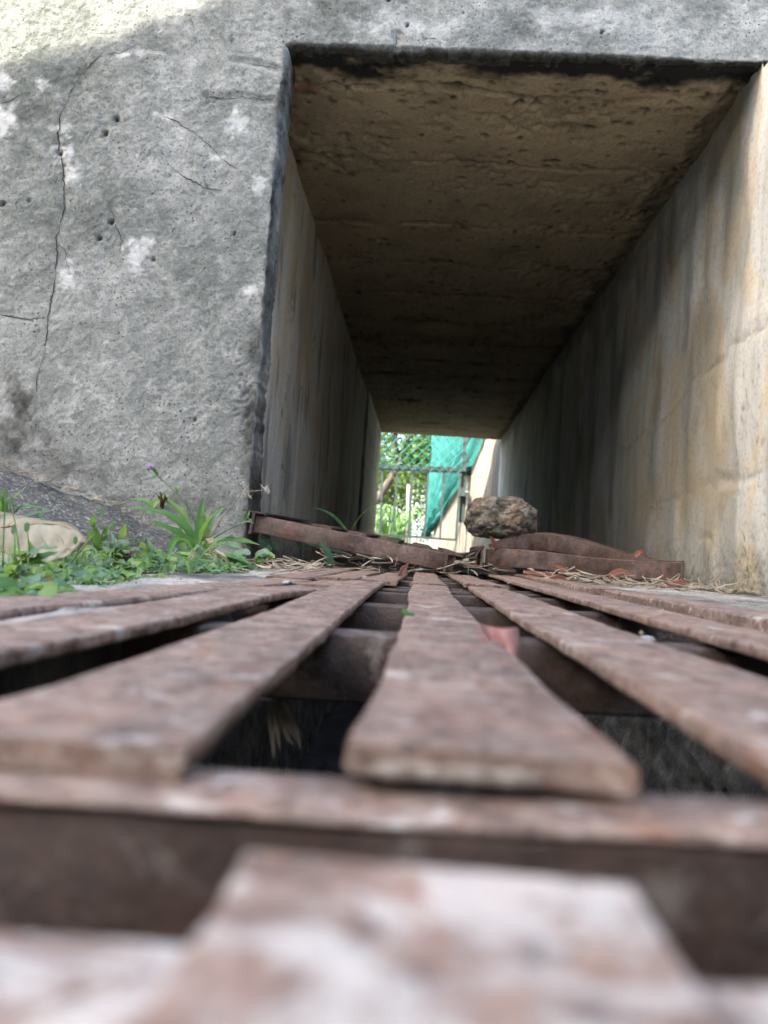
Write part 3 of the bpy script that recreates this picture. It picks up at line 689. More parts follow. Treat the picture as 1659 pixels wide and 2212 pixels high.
for p in (a_+ed_*.15+bk*.15, b_-ed_*.15+bk*(vb-.15), a_+ed_*.15+bk*(vb-.15)):
    MB().tube([(p.x, p.y, -.04), (p.x, p.y, ZR)], .05, 10).build('post', M['white'], cn, True)

# unseen wall and building, added to block low sky and darken the tunnel
M['render_'] = m_simple('painted_render', (.16, .155, .14), (.24, .23, .205), 3, .85, .002)
M['tile'] = m_simple('roof_tile', (.13, .06, .04), (.22, .10, .07), 6, .8, .004)
hs = empty('sky_blocker_house', (1.0, -8.0, -.04)); tag(hs, 'unseen long low tile-roofed block behind the camera, added to cut off the low sky', 'sky_blocker_house')
MB().box((-9, -10, -.05), (9, -6.2, 3.9)).build('wall', M['render_'], hs)
MB().add([(-9.4, -10.4, 3.902), (9.4, -10.4, 3.902), (9.4, -5.8, 3.902), (-9.4, -5.8, 3.902), (-9.4, -8.1, 5.2), (9.4, -8.1, 5.2)], [(3, 2, 1, 0), (0, 1, 5, 4), (2, 3, 4, 5), (1, 2, 5), (3, 0, 4)]).build('roof', M['tile'], hs)
for x in (-6, -2.5, 1, 4.5): MB().box((x, -6.21, 1.0), (x+1.2, -6.185, 2.2)).build('window', M['black_'] if 'black_' in M else M['pitfloor'], hs)
bw = MB().box((-5.3, -6.1, -.05), (-5.05, 6.4, 2.7)).build('sky_blocker_wall', M['render_']); tag(bw, 'unseen rendered wall far left of the drain, added to cut off the low sky', 'wall')

# ------------------------------------------------------------------ mortar mound at the foot of the headwall
nx = 190; ny = 90
X, T = np.meshgrid(np.linspace(-1.6, -.36, nx), np.linspace(0, 1, ny), indexing='ij')
ht = np.interp(X, [-1.6, -1.0, -.80, -.66, -.56, -.47, -.40, -.36], [.20, .19, .150, .110, .080, .045, .012, -.012])
wd = np.interp(X, [-1.6, -.9, -.6, -.45, -.36], [.55, .48, .36, .22, .12])
Yv = YF+.02 - wd*T
prof_ = np.clip(1-np.clip((T-.08)/.92, 0, 1)**1.7, 0, 1)
Zv = gz(X)-.012 + (ht+.012)*prof_ + ((fbm(X, T*wd, 22, 4, 401)-.5)*.02 + (fbm(X, T*wd, 110, 3, 405)-.5)*.010)*np.clip(T*8, .2, 1)
b = Mt('dark_mortar'); fz = b.noise(150, 5, .75); 
cc = b.ramp(b.noise(18, 6, .7), [(.3, (.04, .045, .045)), (.6, (.10, .105, .10)), (.8, (.17, .17, .16))])
cc = b.mix(b.ramp(fz, [(.53, 0.), (.66, .85)]), cc, (.42, .42, .40)); cc = b.mix(b.ramp(fz, [(.3, .9), (.44, 0.), (1, 0.)]), cc, (.015, .017, .017))
M['mound'] = b.done(cc, .92, b.bump(b.math('ADD', fz, b.noise(380, 3, .7)), .004, .9), .3)
tag(mk('mortar_fillet', np.stack([X, Yv, Zv], -1).reshape(-1, 3), gridfaces(nx, ny)[:, ::-1], M['mound']), 'dark rough mortar slope against the foot of the grey wall', 'mound')

# ------------------------------------------------------------------ plants and litter
M['g1'] = m_leaf('blade_green', (.03, .10, .03), (.08, .20, .05))
M['g2'] = m_leaf('young_green', (.10, .20, .04), (.19, .31, .08))
M['g3'] = m_leaf('blue_green', (.06, .135, .08), (.13, .225, .14))
M['gd'] = m_leaf('dark_green', (.012, .04, .025), (.025, .075, .04), trans=.25)
M['red'] = m_leaf('maroon_leaf', (.03, .008, .012), (.07, .02, .025), trans=.2)
M['straw'] = m_simple('straw', (.17, .135, .09), (.36, .31, .235), 40, .8, .0004, .25, (.47, .43, .35), (1, 1, 1))
M['dry'] = m_leaf('dry_red_leaf', (.08, .025, .016), (.17, .06, .035), 60, .2, .6)
M['pinkleaf'] = m_leaf('pink_dead_leaf', (.20, .075, .065), (.34, .18, .155), 60, .25, .6)
b = Mt('dead_pale_leaf'); cc = b.ramp(b.noise(26, 6, .65), [(.3, (.10, .092, .055)), (.5, (.20, .185, .125)), (.75, (.29, .275, .205))])
cc = b.mix(b.ramp(b.noise(110, 5, .75), [(.27, .8), (.38, 0.), (1, 0.)]), cc, (.12, .09, .05))
M['paleleaf'] = b.done(cc, .6, b.bump(b.noise(90, 4), .001, .5), .3)
M['rib'] = m_simple('leaf_rib', (.20, .11, .04), (.33, .21, .09), 40, .5)
M['lilac'] = m_simple('lilac_petals', (.42, .22, .48), (.62, .42, .68), 200, .6)
M['fluff'] = m_simple('seed_fluff', (.5, .46, .40), (.75, .72, .65), 200, .8)

def smooth_pts(P, n):
    P = [Vector(p) for p in P]
    if len(P) == 2: return [P[0].lerp(P[1], i/(n-1)) for i in range(n)]
    out = []
    Q = [P[0]*2-P[1]]+P+[P[-1]*2-P[-2]]
    for i in range(n):
        t = i/(n-1)*(len(P)-1); k = min(int(t), len(P)-2); u = t-k; a, b_, c_, d_ = Q[k:k+4]
        out.append(.5*((2*b_)+(c_-a)*u+(2*a-5*b_+4*c_-d_)*u*u+(3*b_-a-3*c_+d_)*u**3))
    return out
def blade_data(P, w, up=None, fold=.25, n=11, shape='lance', wave=.0, seed=0):
    C = smooth_pts(P, n); V = []; Fc = []
    up = Vector(up) if up else Vector((.1, -.55, .8))
    for i, p in enumerate(C):
        t = i/(n-1); tg = (C[min(i+1, n-1)]-C[max(i-1, 0)]).normalized(); s = tg.cross(up)
        if s.length < 1e-4: s = tg.cross(Vector((1, .1, .2)))
        s.normalize(); nn = s.cross(tg).normalized()
        if shape == 'lance': ww = w*(math.sin(math.pi*min(1, (t*.88+.10))**.8)**.8)*(1 if t < 1 else 0)
        elif shape == 'round': ww = w*math.sqrt(max(0, 1-(2*t-1)**2))
        else: ww = w*(1-t)**.6*min(1, .4+t*3)
        ww = max(ww, .0003); dz = wave*math.sin(t*19+seed)*w
        for k, q in ((-1, -1), (-.5, 0), (0, 1), (.5, 0), (1, -1)):
            V.append(p + s*(ww/2*k) + nn*((abs(k)*fold*ww/2*1.0)+(dz if abs(k) == 1 else 0)*(1 if k > 0 else -1)))
    for i in range(n-1):
        for k in range(4): Fc.append((i*5+k, i*5+k+1, (i+1)*5+k+1, (i+1)*5+k))
    return V, Fc
def blade(name, P, w, m, parent=None, **kw):
    V, Fc = blade_data(P, w, **kw); return mk(name, V, Fc, m, parent, True)
def stem(name, P, r, m, parent, n=10):
    C = smooth_pts(P, n); return MB().tube(C, [r*(1-.5*i/(n-1)) for i in range(n)], 6).build(name, m, parent, True)
PXM = 1/F
def pl_(pts, d0, d1): return [PD(x, y, d0+(d1-d0)*i/max(1, len(pts)-1)) for i, (x, y) in enumerate(pts)]

# the broad-bladed grass by the tunnel corner
gp = empty('broadleaf_grass', PD(432, 1205, 1.20)); tag(gp, 'broad-bladed green grass clump growing at the corner of the wall', 'plant')
for i, (pts, d0, d1, w, m) in enumerate([
    ([(424,1195),(430,1150),(434,1110),(439,1073)], 1.22, 1.24, 17, 'g1'), ([(430,1190),(440,1150),(455,1120),(482,1094)], 1.20, 1.14, 24, 'g1'),
    ([(432,1190),(452,1140),(466,1115),(484,1096)], 1.24, 1.25, 16, 'g3'), ([(440,1185),(470,1172),(510,1168),(566,1178)], 1.2, 1.1, 24, 'g1'),
    ([(425,1190),(401,1166),(370,1145),(320,1124)], 1.2, 1.16, 24, 'g1'), ([(425,1180),(400,1140),(350,1108),(272,1096)], 1.24, 1.24, 20, 'g1'),
    ([(420,1195),(395,1165),(375,1170),(364,1210)], 1.18, 1.06, 18, 'g1'), ([(425,1200),(405,1190),(395,1200),(388,1216)], 1.15, 1.05, 15, 'g2'),
    ([(440,1198),(460,1182),(490,1178),(535,1195)], 1.16, 1.10, 20, 'g3'), ([(432,1205),(470,1202),(510,1205),(545,1222)], 1.12, 1.06, 18, 'g1'),
    ([(430,1205),(400,1203),(370,1207),(340,1220)], 1.12, 1.04, 16, 'g2'), ([(428,1200),(440,1180),(462,1170),(505,1150)], 1.25, 1.28, 20, 'g3'),
    ([(420,1208),(440,1215),(470,1216),(500,1226)], 1.08, 1.02, 18, 'g3'), ([(415,1200),(395,1180),(388,1150),(400,1128)], 1.26, 1.3, 14, 'g1'),
    ([(412,1150),(395,1110),(365,1085),(345,1070)], 1.28, 1.30, 14, 'g2'), ([(320,1108),(335,1088),(350,1078),(368,1066)], 1.28, 1.3, 13, 'g2'),
    ([(330,1100),(318,1085),(300,1080),(280,1078)], 1.28, 1.3, 12, 'g1'),([(434,1200),(448,1160),(440,1120),(452,1098)], 1.22, 1.22, 12, 'g2')]):
    blade('leaf', pl_(pts, d0, d1), w*d0*PXM*1.15, M[m], gp, wave=.05, seed=i, fold=.3)
for i in range(16):
    a = rnd.uniform(-1.5, 1.5); bx0 = 432+rnd.gauss(0, 22); d_ = 1.16+rnd.uniform(-.08, .10); L = rnd.uniform(35, 85); dr_ = rnd.uniform(.1, .7)
    tip = (bx0+math.sin(a)*L, 1202-math.cos(a)*L*(1-dr_)+10*dr_); mid = (bx0+math.sin(a)*L*.5+rnd.gauss(0, 4), 1202-math.cos(a)*L*.62)
    blade('leaf', pl_([(bx0, 1208), mid, tip], d_, d_-rnd.uniform(-.04, .08)), rnd.uniform(8, 17)*d_*PXM, M[rnd.choice(('g1', 'g1', 'g2', 'g3', 'straw'))], gp, wave=.12, seed=i*3, fold=rnd.uniform(.1, .5))
for i in range(7):
    bx0 = rnd.uniform(395, 480); a = rnd.choice((-1, 1))*rnd.uniform(.9, 1.5); L = rnd.uniform(20, 50)
    blade('dead_leaf_blade', pl_([(bx0, 1208), (bx0+a*L*.5, 1198+rnd.uniform(-6, 6)), (bx0+a*L, 1216+rnd.uniform(-4, 6))], 1.12, 1.06), rnd.uniform(4, 9)*1.1*PXM, M['straw'], gp, wave=.15, seed=i, fold=.6)
# flower stalk
fs = empty('flower_stalk', PD(428, 1150, 1.24)); tag(fs, 'thin leaning stalk with a small lilac flower head', 'flower')
stem('stalk', pl_([(432,1180),(427,1144),(401,1091),(372,1057),(340,1027),(329,1014)], 1.24, 1.22), .0013, M['g3'], fs, 16)
mb = MB()
for k in range(26):
    a = rnd.uniform(0, 6.28); e = rnd.uniform(.1, 1.3); d = Vector((math.cos(a)*math.sin(e)-.35, math.sin(a)*math.sin(e), math.cos(e)))
    V, Fc = blade_data([PD(327, 1013, 1.22), PD(327, 1013, 1.22)+d*.009], .0022, n=4); mb.add(V, Fc)
mb.build('flower', M['lilac'], fs)
mb = MB()
for (x, y) in ((328,1015),(322,1018),(336,1022),(333,1018),(340,1028)):
    q = PD(x, y, 1.22); V, Fc = blade_data([q, q+Vector((rnd.uniform(-.006, .006), 0, .007))], .004, n=5); mb.add(V, Fc)
mb.build('bracts', M['g1'], fs)
for pts in ([(340,1030),(325,1034),(317,1032)], [(383,1068),(381,1055),(383,1048)], [(405,1100),(402,1085),(398,1078)]): blade('leaf', pl_(pts, 1.22, 1.20), .006, M['g3'], fs)
# dry stalk with seed heads
ds = empty('seed_stalk', PD(455, 1160, 1.2)); tag(ds, 'dry straw-coloured stalk with white fluffy seed head', 'plant')
stem('stalk', pl_([(455,1160),(480,1118),(505,1088),(528,1059)], 1.2, 1.18), .0011, M['straw'], ds)
stem('twig', pl_([(527,1060),(545,1061),(570,1058)], 1.18, 1.16), .0007, M['straw'], ds); stem('twig', pl_([(528,1061),(536,1065),(540,1073)], 1.18, 1.16), .0006, M['straw'], ds)
mb = MB()
for (x, y, n, L) in ((572,1057,30,.011),(534,1053,8,.005),(523,1046,12,.006),(540,1073,8,.005)):
    for k in range(n):
        d = Vector((rnd.gauss(.5, .7), rnd.gauss(0, .7), rnd.gauss(.1, .7))).normalized(); q = PD(x, y, 1.17); mb.tube([q, q+d*L*rnd.uniform(.5, 1)], .00035, 3)
mb.build('seed_head', M['fluff'], ds)
# budding side stem
bs = empty('budding_stem', PD(470, 1155, 1.15)); tag(bs, 'slender green stem with a pale bud before the rusty panel end', 'plant')
stem('stalk', pl_([(462,1162),(490,1146),(520,1132),(535,1119)], 1.16, 1.12), .0011, M['g3'], bs)
for pts, w in (([(535,1121),(537,1112),(539,1103)], .006), ([(535,1122),(534,1113),(531,1106)], .005), ([(520,1131),(535,1127),(550,1131)], .006), ([(527,1126),(520,1118),(512,1112)], .006), ([(536,1120),(541,1124),(543,1128)], .005)):
    blade('leaf', pl_(pts, 1.12, 1.11), w, M['g3'], bs)
# creeping stem with round leaves
cs = empty('creeping_weed', PD(540, 1218, 1.10)); tag(cs, 'creeping weed with round leaves at the edge of the grating', 'plant')
stem('stalk', pl_([(480,1222),(530,1220),(560,1214),(590,1206)], 1.08, 1.10), .0012, M['g2'], cs)
for (x, y, r, m) in ((514,1203,17,'g3'),(528,1197,12,'g3'),(562,1200,12,'g3'),(570,1196,11,'g3'),(586,1204,7,'g2'),(582,1199,6,'g2'),(520,1221,16,'g1'),(495,1212,14,'g1'),(560,1212,9,'g1')):
    d = 1.09; blade('leaf', pl_([(x-r, y+4), (x, y-4), (x+r, y+2)], d, d-.01), r*1.5*d*PXM, M[m], cs, shape='round', up=(.1, -.75, .6))
# maroon sprout
ms = empty('maroon_sprout', PD(350, 1105, 1.28)); tag(ms, 'dark maroon sprout against the foot of the wall', 'plant')
for pts in ([(350,1110),(350,1090),(346,1062)], [(350,1108),(356,1085),(357,1068)], [(352,1095),(345,1080),(342,1070)], [(350,1108),(340,1100),(330,1098)], [(352,1086),(358,1080),(360,1075)]):
    blade('leaf', pl_(pts, 1.3, 1.28), .008, M['red'], ms)
for pts in ([(345,1105),(360,1098),(375,1108)], [(345,1106),(332,1102),(318,1104)]): blade('leaf', pl_(pts, 1.29, 1.26), .011, M['gd'], ms)
# weeds in front of the mound: (base px, depth, tips)
weeds = [
 ('upright pointed green weed right of the big dead leaf', (215,1190), .92, [((200,1140),(204,1112),20,'g1'),((228,1150),(250,1124),18,'g1'),((228,1160),(235,1135),14,'g2'),((195,1170),(190,1140),12,'g3')]),
 ('weed with one bright translucent blade before the dark mound', (268,1195), .95, [((266,1160),(270,1130),20,'g2'),((285,1170),(300,1152),12,'g3'),((250,1175),(240,1150),12,'g3')]),
 ('sprig of pale blades behind the big dead leaf', (12,1135), 1.0, [((25,1085),(58,1050),24,'g3'),((45,1095),(95,1098),12,'g1'),((70,1110),(118,1102),14,'g3'),((2,1085),(-20,1060),14,'g1'),((30,1110),(48,1092),12,'g1'),((80,1120),(90,1108),20,'g3'),((8,1068),(14,1060),12,'g1')]),
 ('low weed with crumpled bright green leaves at the foot of the mound', (335,1215), 1.0, [((312,1190),(306,1170),24,'g2'),((320,1200),(300,1188),20,'g2'),((340,1195),(352,1195),20,'g1'),((360,1205),(385,1208),16,'g3'),((345,1225),(362,1238),12,'g1'),((330,1195),(318,1160),14,'g1')]),
 ('leafy weed leaning before the big dead leaf', (40,1225), .58, [((80,1190),(125,1184),34,'g3'),((70,1200),(60,1165),20,'g2'),((85,1205),(128,1192),30,'g1'),((20,1200),(-15,1190),30,'g2'),((60,1215),(100,1218),34,'g2'),((45,1200),(20,1180),26,'g2'),((60,1190),(76,1200),30,'g3')]),
 ('yellow-green weed in the lower left corner of the photo', (20,1250), .50, [((30,1225),(45,1218),34,'g2'),((0,1235),(-25,1228),34,'g2'),((50,1245),(80,1240),30,'g1'),((28,1265),(50,1275),26,'g2'),((5,1250),(-20,1262),30,'g3'),((40,1230),(85,1222),26,'g3')]),
 ('dark crinkled weed with maroon stem between green sprigs', (262,1215), .9, [((240,1185),(225,1178),40,'gd'),((262,1180),(282,1172),40,'gd'),((285,1195),(298,1188),16,'red'),((250,1200),(222,1196),18,'red'),((270,1200),(285,1205),18,'red')]),
 ('pale oval-leaved weed at the edge of the bare concrete strip', (265,1232), .80, [((255,1218),(240,1216),22,'g2'),((280,1222),(308,1214),24,'g2'),((262,1220),(265,1208),20,'g3'),((295,1232),(312,1236),16,'g3'),((240,1230),(215,1232),18,'g3')]),
]
for lab, bpx, d, lv in weeds:
    r = empty('weed', PD(bpx[0], bpx[1], d)); tag(r, lab, 'plant', 'weeds left of the tunnel')
    for i, (mid, tip, w, m) in enumerate(lv):
        blade('leaf', [PD(bpx[0], bpx[1], d), PD(mid[0], mid[1], d-.01), PD(tip[0], tip[1], d-.03+.02*(i % 3))], w*d*PXM, M[m], r, wave=.06, seed=i)
# thin grass stalks with buds
for i, (pts, d) in enumerate([([(25,1250),(32,1180),(30,1150)], .52), ([(48,1240),(36,1150),(24,1090)], .54), ([(60,1230),(62,1180),(58,1145)], .54), ([(160,1230),(165,1190),(163,1172)], .66), ([(100,1265),(165,1200),(215,1135),(220,1112)], .62), ([(245,1235),(247,1180),(246,1140)], .8), ([(228,1228),(260,1186),(310,1168)], .8), ([(6,1225),(8,1150),(12,1070)], .55), ([(225,1232),(230,1195),(232,1180)], .78)]):
    g = empty('grass_stalk', PD(pts[0][0], pts[0][1], d)); tag(g, ['short grass stalk low beside the big dead leaf', 'tall thin grass stalk crossing the big dead leaf near its left end', 'stalk with a green bud standing before the big dead leaf', 'short stalk with dark round buds below the dead leaf tip', 'long pale grass stem leaning right past the dead leaf tip', 'upright hair-thin stalk before the dark mound', 'arching green stem bending right over the low weeds', 'stalk with small flower at the left edge of the photo', 'tiny stalk beside the dark crinkled weed'][i], 'grass', 'thin grass stalks')
    stem('stalk', pl_(pts, d, d+.01), .0007 if i != 4 else .0009, M['g2'], g)
    q = PD(*pts[-1], d+.01); blade('bud', [q-Vector((0, 0, .002)), q+Vector((0, 0, .006))], .004, M['g3'], g, shape='round', n=6)

# ground cover of tiny leaves
mb = {k: MB() for k in ('g1', 'g2', 'g3')}
cnt = 0
while cnt < 1700:
    y = rnd.uniform(.36, 1.22); xr = float(np.interp(y, [.36, .45, .6, .75, 1.3], [-.192, -.205, -.236, -.243, -.245])) + rnd.gauss(0, .007); xl = -.62*y-.06
    if xr < xl: continue
    x = rnd.uniform(xl, xr) if rnd.random() > .35 else xr-abs(rnd.gauss(0, .05))
    if x < xl or vn(x*16, y*16, 77) < .36: continue
    dpt = min(1, (xr-x)/.10); z = gz(x)-.004+rnd.random()**1.3*(.004+dpt*float(np.interp(y, [.4, .7, .85], [.007, .008, .020])))
    if y > .95: z *= .8
    s = rnd.uniform(.0045, .0115)*(1.25 if rnd.random() < .2 else 1); a = rnd.uniform(0, 6.28); tl = rnd.uniform(-.5, .7)
    dv = Vector((math.cos(a), math.sin(a), tl*.6)); q = Vector((x, y, z))
    V, Fc = blade_data([q, q+dv*s*.55+Vector((0, 0, .001)), q+dv*s*1.1], s, up=(rnd.uniform(-.4, .4), rnd.uniform(-.7, .1), .8), n=5, shape='round', fold=rnd.uniform(.1, .4)); mb[rnd.choice(('g1', 'g2', 'g3', 'g3'))].add(V, Fc); cnt += 1
for k in range(420):
    y = rnd.uniform(.42, 1.25); xr = float(np.interp(y, [.36, .45, .6, .75, 1.3], [-.20, -.212, -.245, -.25, -.25])); xl = -.62*y-.05
    if xr < xl: continue
    x = rnd.uniform(xl, xr); L = rnd.uniform(.012, .030)*(1.5 if y > .85 else .8); a = rnd.uniform(0, 6.28); q = Vector((x, y, gz(x)-.006)); o_ = Vector((math.cos(a), math.sin(a), 0))*L*rnd.uniform(.3, .9)
    V, Fc = blade_data([q, q+o_*.5+Vector((0, 0, L*.6)), q+o_+Vector((0, 0, L*rnd.uniform(.3, .8)))], rnd.uniform(.002, .0055), n=6); mb[rnd.choice(('g1', 'g2', 'g3'))].add(V, Fc)
for k, n in (('g1', 'ground_cover'), ('g2', 'ground_cover'), ('g3', 'ground_cover')):
    o = mb[k].build(n, M[k], None, True); tag(o, {'g1': 'mat of tiny dark green leaves spreading over the paving', 'g2': 'mat of tiny yellow-green leaves spreading over the paving', 'g3': 'mat of tiny blue-green leaves spreading over the paving'}[k], 'ground cover', kind='stuff')

# big dead leaf
d0 = .70
rows = [[(-60,1100,.10),(-20,1098,.09),(12,1107,.08),(40,1112,.075),(75,1122,.065),(119,1127,.055),(150,1134,.045),(170,1150,.03),(189,1172,.0)],
        [(-60,1150,.03),(-20,1145,.02),(0,1141,.02),(40,1136,.02),(75,1133,.02),(110,1133,.02),(140,1138,.015),(168,1150,.01),(190,1172,0)],
        [(-60,1195,.0),(-20,1200,0),(10,1198,0),(50,1195,0),(85,1192,0),(115,1186,0),(145,1180,0),(170,1176,0),(191,1173,0)],
        [(-60,1222,-.01),(-20,1224,-.01),(10,1224,-.01),(50,1222,-.01),(85,1218,-.01),(115,1212,-.008),(150,1200,-.005),(176,1188,-.002),(192,1174,0)]]
G = [smooth_pts([PD(x, y, d0+q*1.3) for x, y, q in r], 40) for r in rows]
Gc = [smooth_pts([G[k][i] for k in range(4)], 17) for i in range(40)]
V = []; 
for i in range(40):
    for j in range(17):
        p = Gc[i][j]; t = (i*1.0+abs(j-5.3)*1.0)/6.2
        V.append((p.x+.0012*(vn(i*.5, j*.5, 5)-.5), p.y+(.0016*math.cos(t*2*math.pi))+.005*(vn(i*.22, j*.3, 6)-.5), p.z+(.004*(vn(i*.35, j*.2, 8)-.5) if j in (0, 1, 15, 16) else .001*(vn(i*.4, j*.4, 9)-.5))))
bl = empty('dead_leaf', PD(60, 1222, d0)); tag(bl, 'large curled pale dead leaf with brown midrib lying among the weeds', 'leaf')
o = mk('leaf_blade', V, gridfaces(40, 17), M['paleleaf'], bl); sm = o.modifiers.new('s', 'SOLIDIFY'); sm.thickness = .0006
MB().tube([p+Vector((0, -.0012, .0006)) for p in G[1]], [.0010-.0006*i/39 for i in range(40)], 6).build('midrib', M['rib'], bl, True)
for k in (6, 12, 19, 25, 31):
    pts = [Gc[min(39, int(k+j*.75)-0)][5+j]+Vector((0, -.0009, 0)) for j in range(0, 11)]
    MB().tube(pts, .0004, 4).build('vein', M['straw'], bl, True)
    pts = [Gc[min(39, k+j)][5-j]+Vector((0, -.0009, .0003)) for j in range(0, 5)]
    MB().tube(pts, .0003, 4).build('vein', M['paleleaf'], bl, True)

# straw litter
def litter(name, n, fpos, L, m, label, thick=.0011):
    mb = MB()
    for k in range(n):
        q = Vector(fpos()); a = rnd.uniform(0, 3.14); l = rnd.uniform(*L); dv = Vector((math.cos(a), math.sin(a)*.8, rnd.gauss(0.05, .22)))
        c_ = Vector((rnd.gauss(0, .07), rnd.gauss(0, .07), rnd.gauss(0, .06)))*l
        P = [q, q+dv*l*.5+c_, q+dv*l]
        if rnd.random() < .5:
            V, Fc = blade_data(P, rnd.uniform(.002, .0055), n=5, up=(rnd.gauss(0, .5), -.4, .8), shape='strip'); mb.add(V, Fc)
        else: mb.tube(smooth_pts(P, 5), rnd.uniform(.6, 1.3)*thick, 4)
    o = mb.build(name, m, None, True); tag(o, label, 'straw', kind='stuff'); return o
def onpx(xr, yr, z=None):
    def f():
        q = PZ(rnd.uniform(*xr), rnd.uniform(*yr), 0.0); q.z = gz(q.x)+(rnd.random()**2*.014 if z is None else rnd.random()*z); return q
    return f
def region(x0, x1, y0, y1, zh):
    def f():
        x = rnd.uniform(x0, x1); return (x, rnd.uniform(y0, y1), gz(x)+rnd.random()**2*zh)
    return f
litter('straw_litter', 130, region(.20, .52, 1.20, 1.40, .016), (.012, .05), M['straw'], 'dry straw heaped along the foot of the buckled panel')
litter('straw_litter', 34, region(.36, .56, 1.12, 1.38, .006), (.015, .05), M['straw'], 'thin scatter of dry straw by the right wall')
litter('straw_litter', 190, region(-.36, -.15, 1.00, 1.40, .014), (.012, .042), M['straw'], 'dry straw heap between the weeds and the grating')
litter('straw_litter', 120, region(-.18, .16, 1.32, 1.62, .03), (.02, .06), m_simple('dull_straw', (.12, .10, .075), (.30, .26, .19), 25, .8), 'dull dry stalks tangled under the tilted panel')
def onmound():
    x = rnd.uniform(-1.0, -.44); hh = float(np.interp(x, [-1.0, -.80, -.66, -.56, -.47, -.40], [.19, .150, .110, .080, .045, .012])); return (x, YF-.02-rnd.random()*.03, hh+rnd.random()*.006)
litter('straw_litter', 110, onmound, (.008, .035), M['straw'], 'line of dry straw caught between the mound and the wall')
mb = MB()
for k in range(120):
    q = region(-.30, -.20, .40, 1.2, .002)() if k < 90 else (rnd.uniform(-.16, .21), rnd.uniform(.25, 1.3), None)
    if q[2] is None: q = (q[0], q[1], gz(q[0])+.001)
    r = rnd.uniform(.0004, .0012); mb.add([(q[0]-r, q[1], q[2]), (q[0], q[1]-r, q[2]), (q[0]+r, q[1], q[2]), (q[0], q[1]+r, q[2]), (q[0], q[1], q[2]+r), (q[0], q[1], q[2]-r)], [(0,1,4),(1,2,4),(2,3,4),(3,0,4),(1,0,5),(2,1,5),(3,2,5),(0,3,5)])
tag(mb.build('crumbs', m_simple('grit', (.16, .13, .10), (.42, .38, .32), 90, .9)), 'pale crumbs and grit scattered over the gratings', 'grit', kind='stuff')

# dry leaves
def dryleaf(label, pts, d, w, m, up=(0, -.7, .6), fold=.5, grp='dry fallen leaves'):
    P = pl_(pts, d, d) if not isinstance(d, tuple) else pl_(pts, *d)
    o = blade('dry_leaf', P, w, m, None, up=up, fold=fold, n=13, wave=.05, seed=pts[0][0]); sm = o.modifiers.new('s', 'SOLIDIFY'); sm.thickness = .0004
    tag(o, label, 'leaf', grp)
dryleaf('upright curled pink-brown leaf standing before the tilted panel', [(862,1262),(868,1235),(882,1216)], 1.20, .012, M['pinkleaf'], (.5, -.8, .1))
dryleaf('orange-brown leaf tip standing beside the rock', [(1072,1188),(1066,1172),(1058,1158)], 1.40, .010, M['dry'], (.4, -.9, .1))
dryleaf('brown leaf lying on the bent rail near the right wall', [(1370,1203),(1385,1194),(1400,1209)], 1.50, .011, M['dry'])
dryleaf('red-brown leaf on the straw below the buckled rail', [(1315,1246),(1340,1236),(1366,1240)], 1.36, .012, M['dry'])
dryleaf('orange leaf poking from under the left end of the buckled panel', [(1190,1222),(1212,1230),(1235,1250)], (1.40, 1.32), .011, M['dry'])
dryleaf('dull red leaf flat under the buckled panel', [(1130,1236),(1200,1246),(1240,1254)], 1.37, .010, M['dry'])
dryleaf('red leaf at the right end of the straw, by the wall', [(1425,1268),(1460,1262),(1490,1258)], 1.30, .014, M['dry'])
dryleaf('red leaf under the end of the tilted panel', [(505,1226),(530,1222),(556,1232)], 1.2, .02, M['dry'])
dryleaf('dark red leaf beneath the round-leaved weed', [(545,1238),(575,1230),(610,1236)], 1.2, .016, M['dry'])
dryleaf('small rust-red leaf flake on the bare concrete strip', [(80,1270),(105,1262),(135,1266)], .46, .008, M['dry'])
# pink leaf caught between slats
P = [[(1028,1342),(1050,1352),(1075,1356),(1100,1358),(1122,1352)],[(1045,1372),(1062,1378),(1080,1372),(1102,1380),(1122,1376)],[(1062,1402),(1078,1402),(1092,1394),(1108,1400),(1122,1398)],[(1085,1425),(1095,1424),(1102,1420),(1110,1426),(1120,1424)]]
V = []
for r in range(4):
    for k in range(5):
        x, y = P[r][k]; V.append(PD(x, y, .302-.010*r+.013*[-.6, 1, -.3, -1, .6][k]*(1-.15*r)))
o = mk('dry_leaf', V, gridfaces(4, 5), M['pinkleaf']); ss = o.modifiers.new('u', 'SUBSURF'); ss.levels = 2; ss.render_levels = 2; sm = o.modifiers.new('s', 'SOLIDIFY'); sm.thickness = .0005
tag(o, 'pink dead leaf wedged in the gap right of the centre slat', 'leaf', 'dry fallen leaves')
# shred of green on the centre slat
sg = empty('leaf_shred', PZ(880, 1335, 0)); tag(sg, 'small torn green leaf shred on the centre slat', 'leaf')
for pts in ([(868,1318),(876,1324),(884,1334)], [(884,1336),(888,1328),(892,1338)], [(872,1330),(880,1334),(890,1336)]): blade('leaf', [PD(x, y, .40) for x, y in pts], .004, M['g1'], sg)
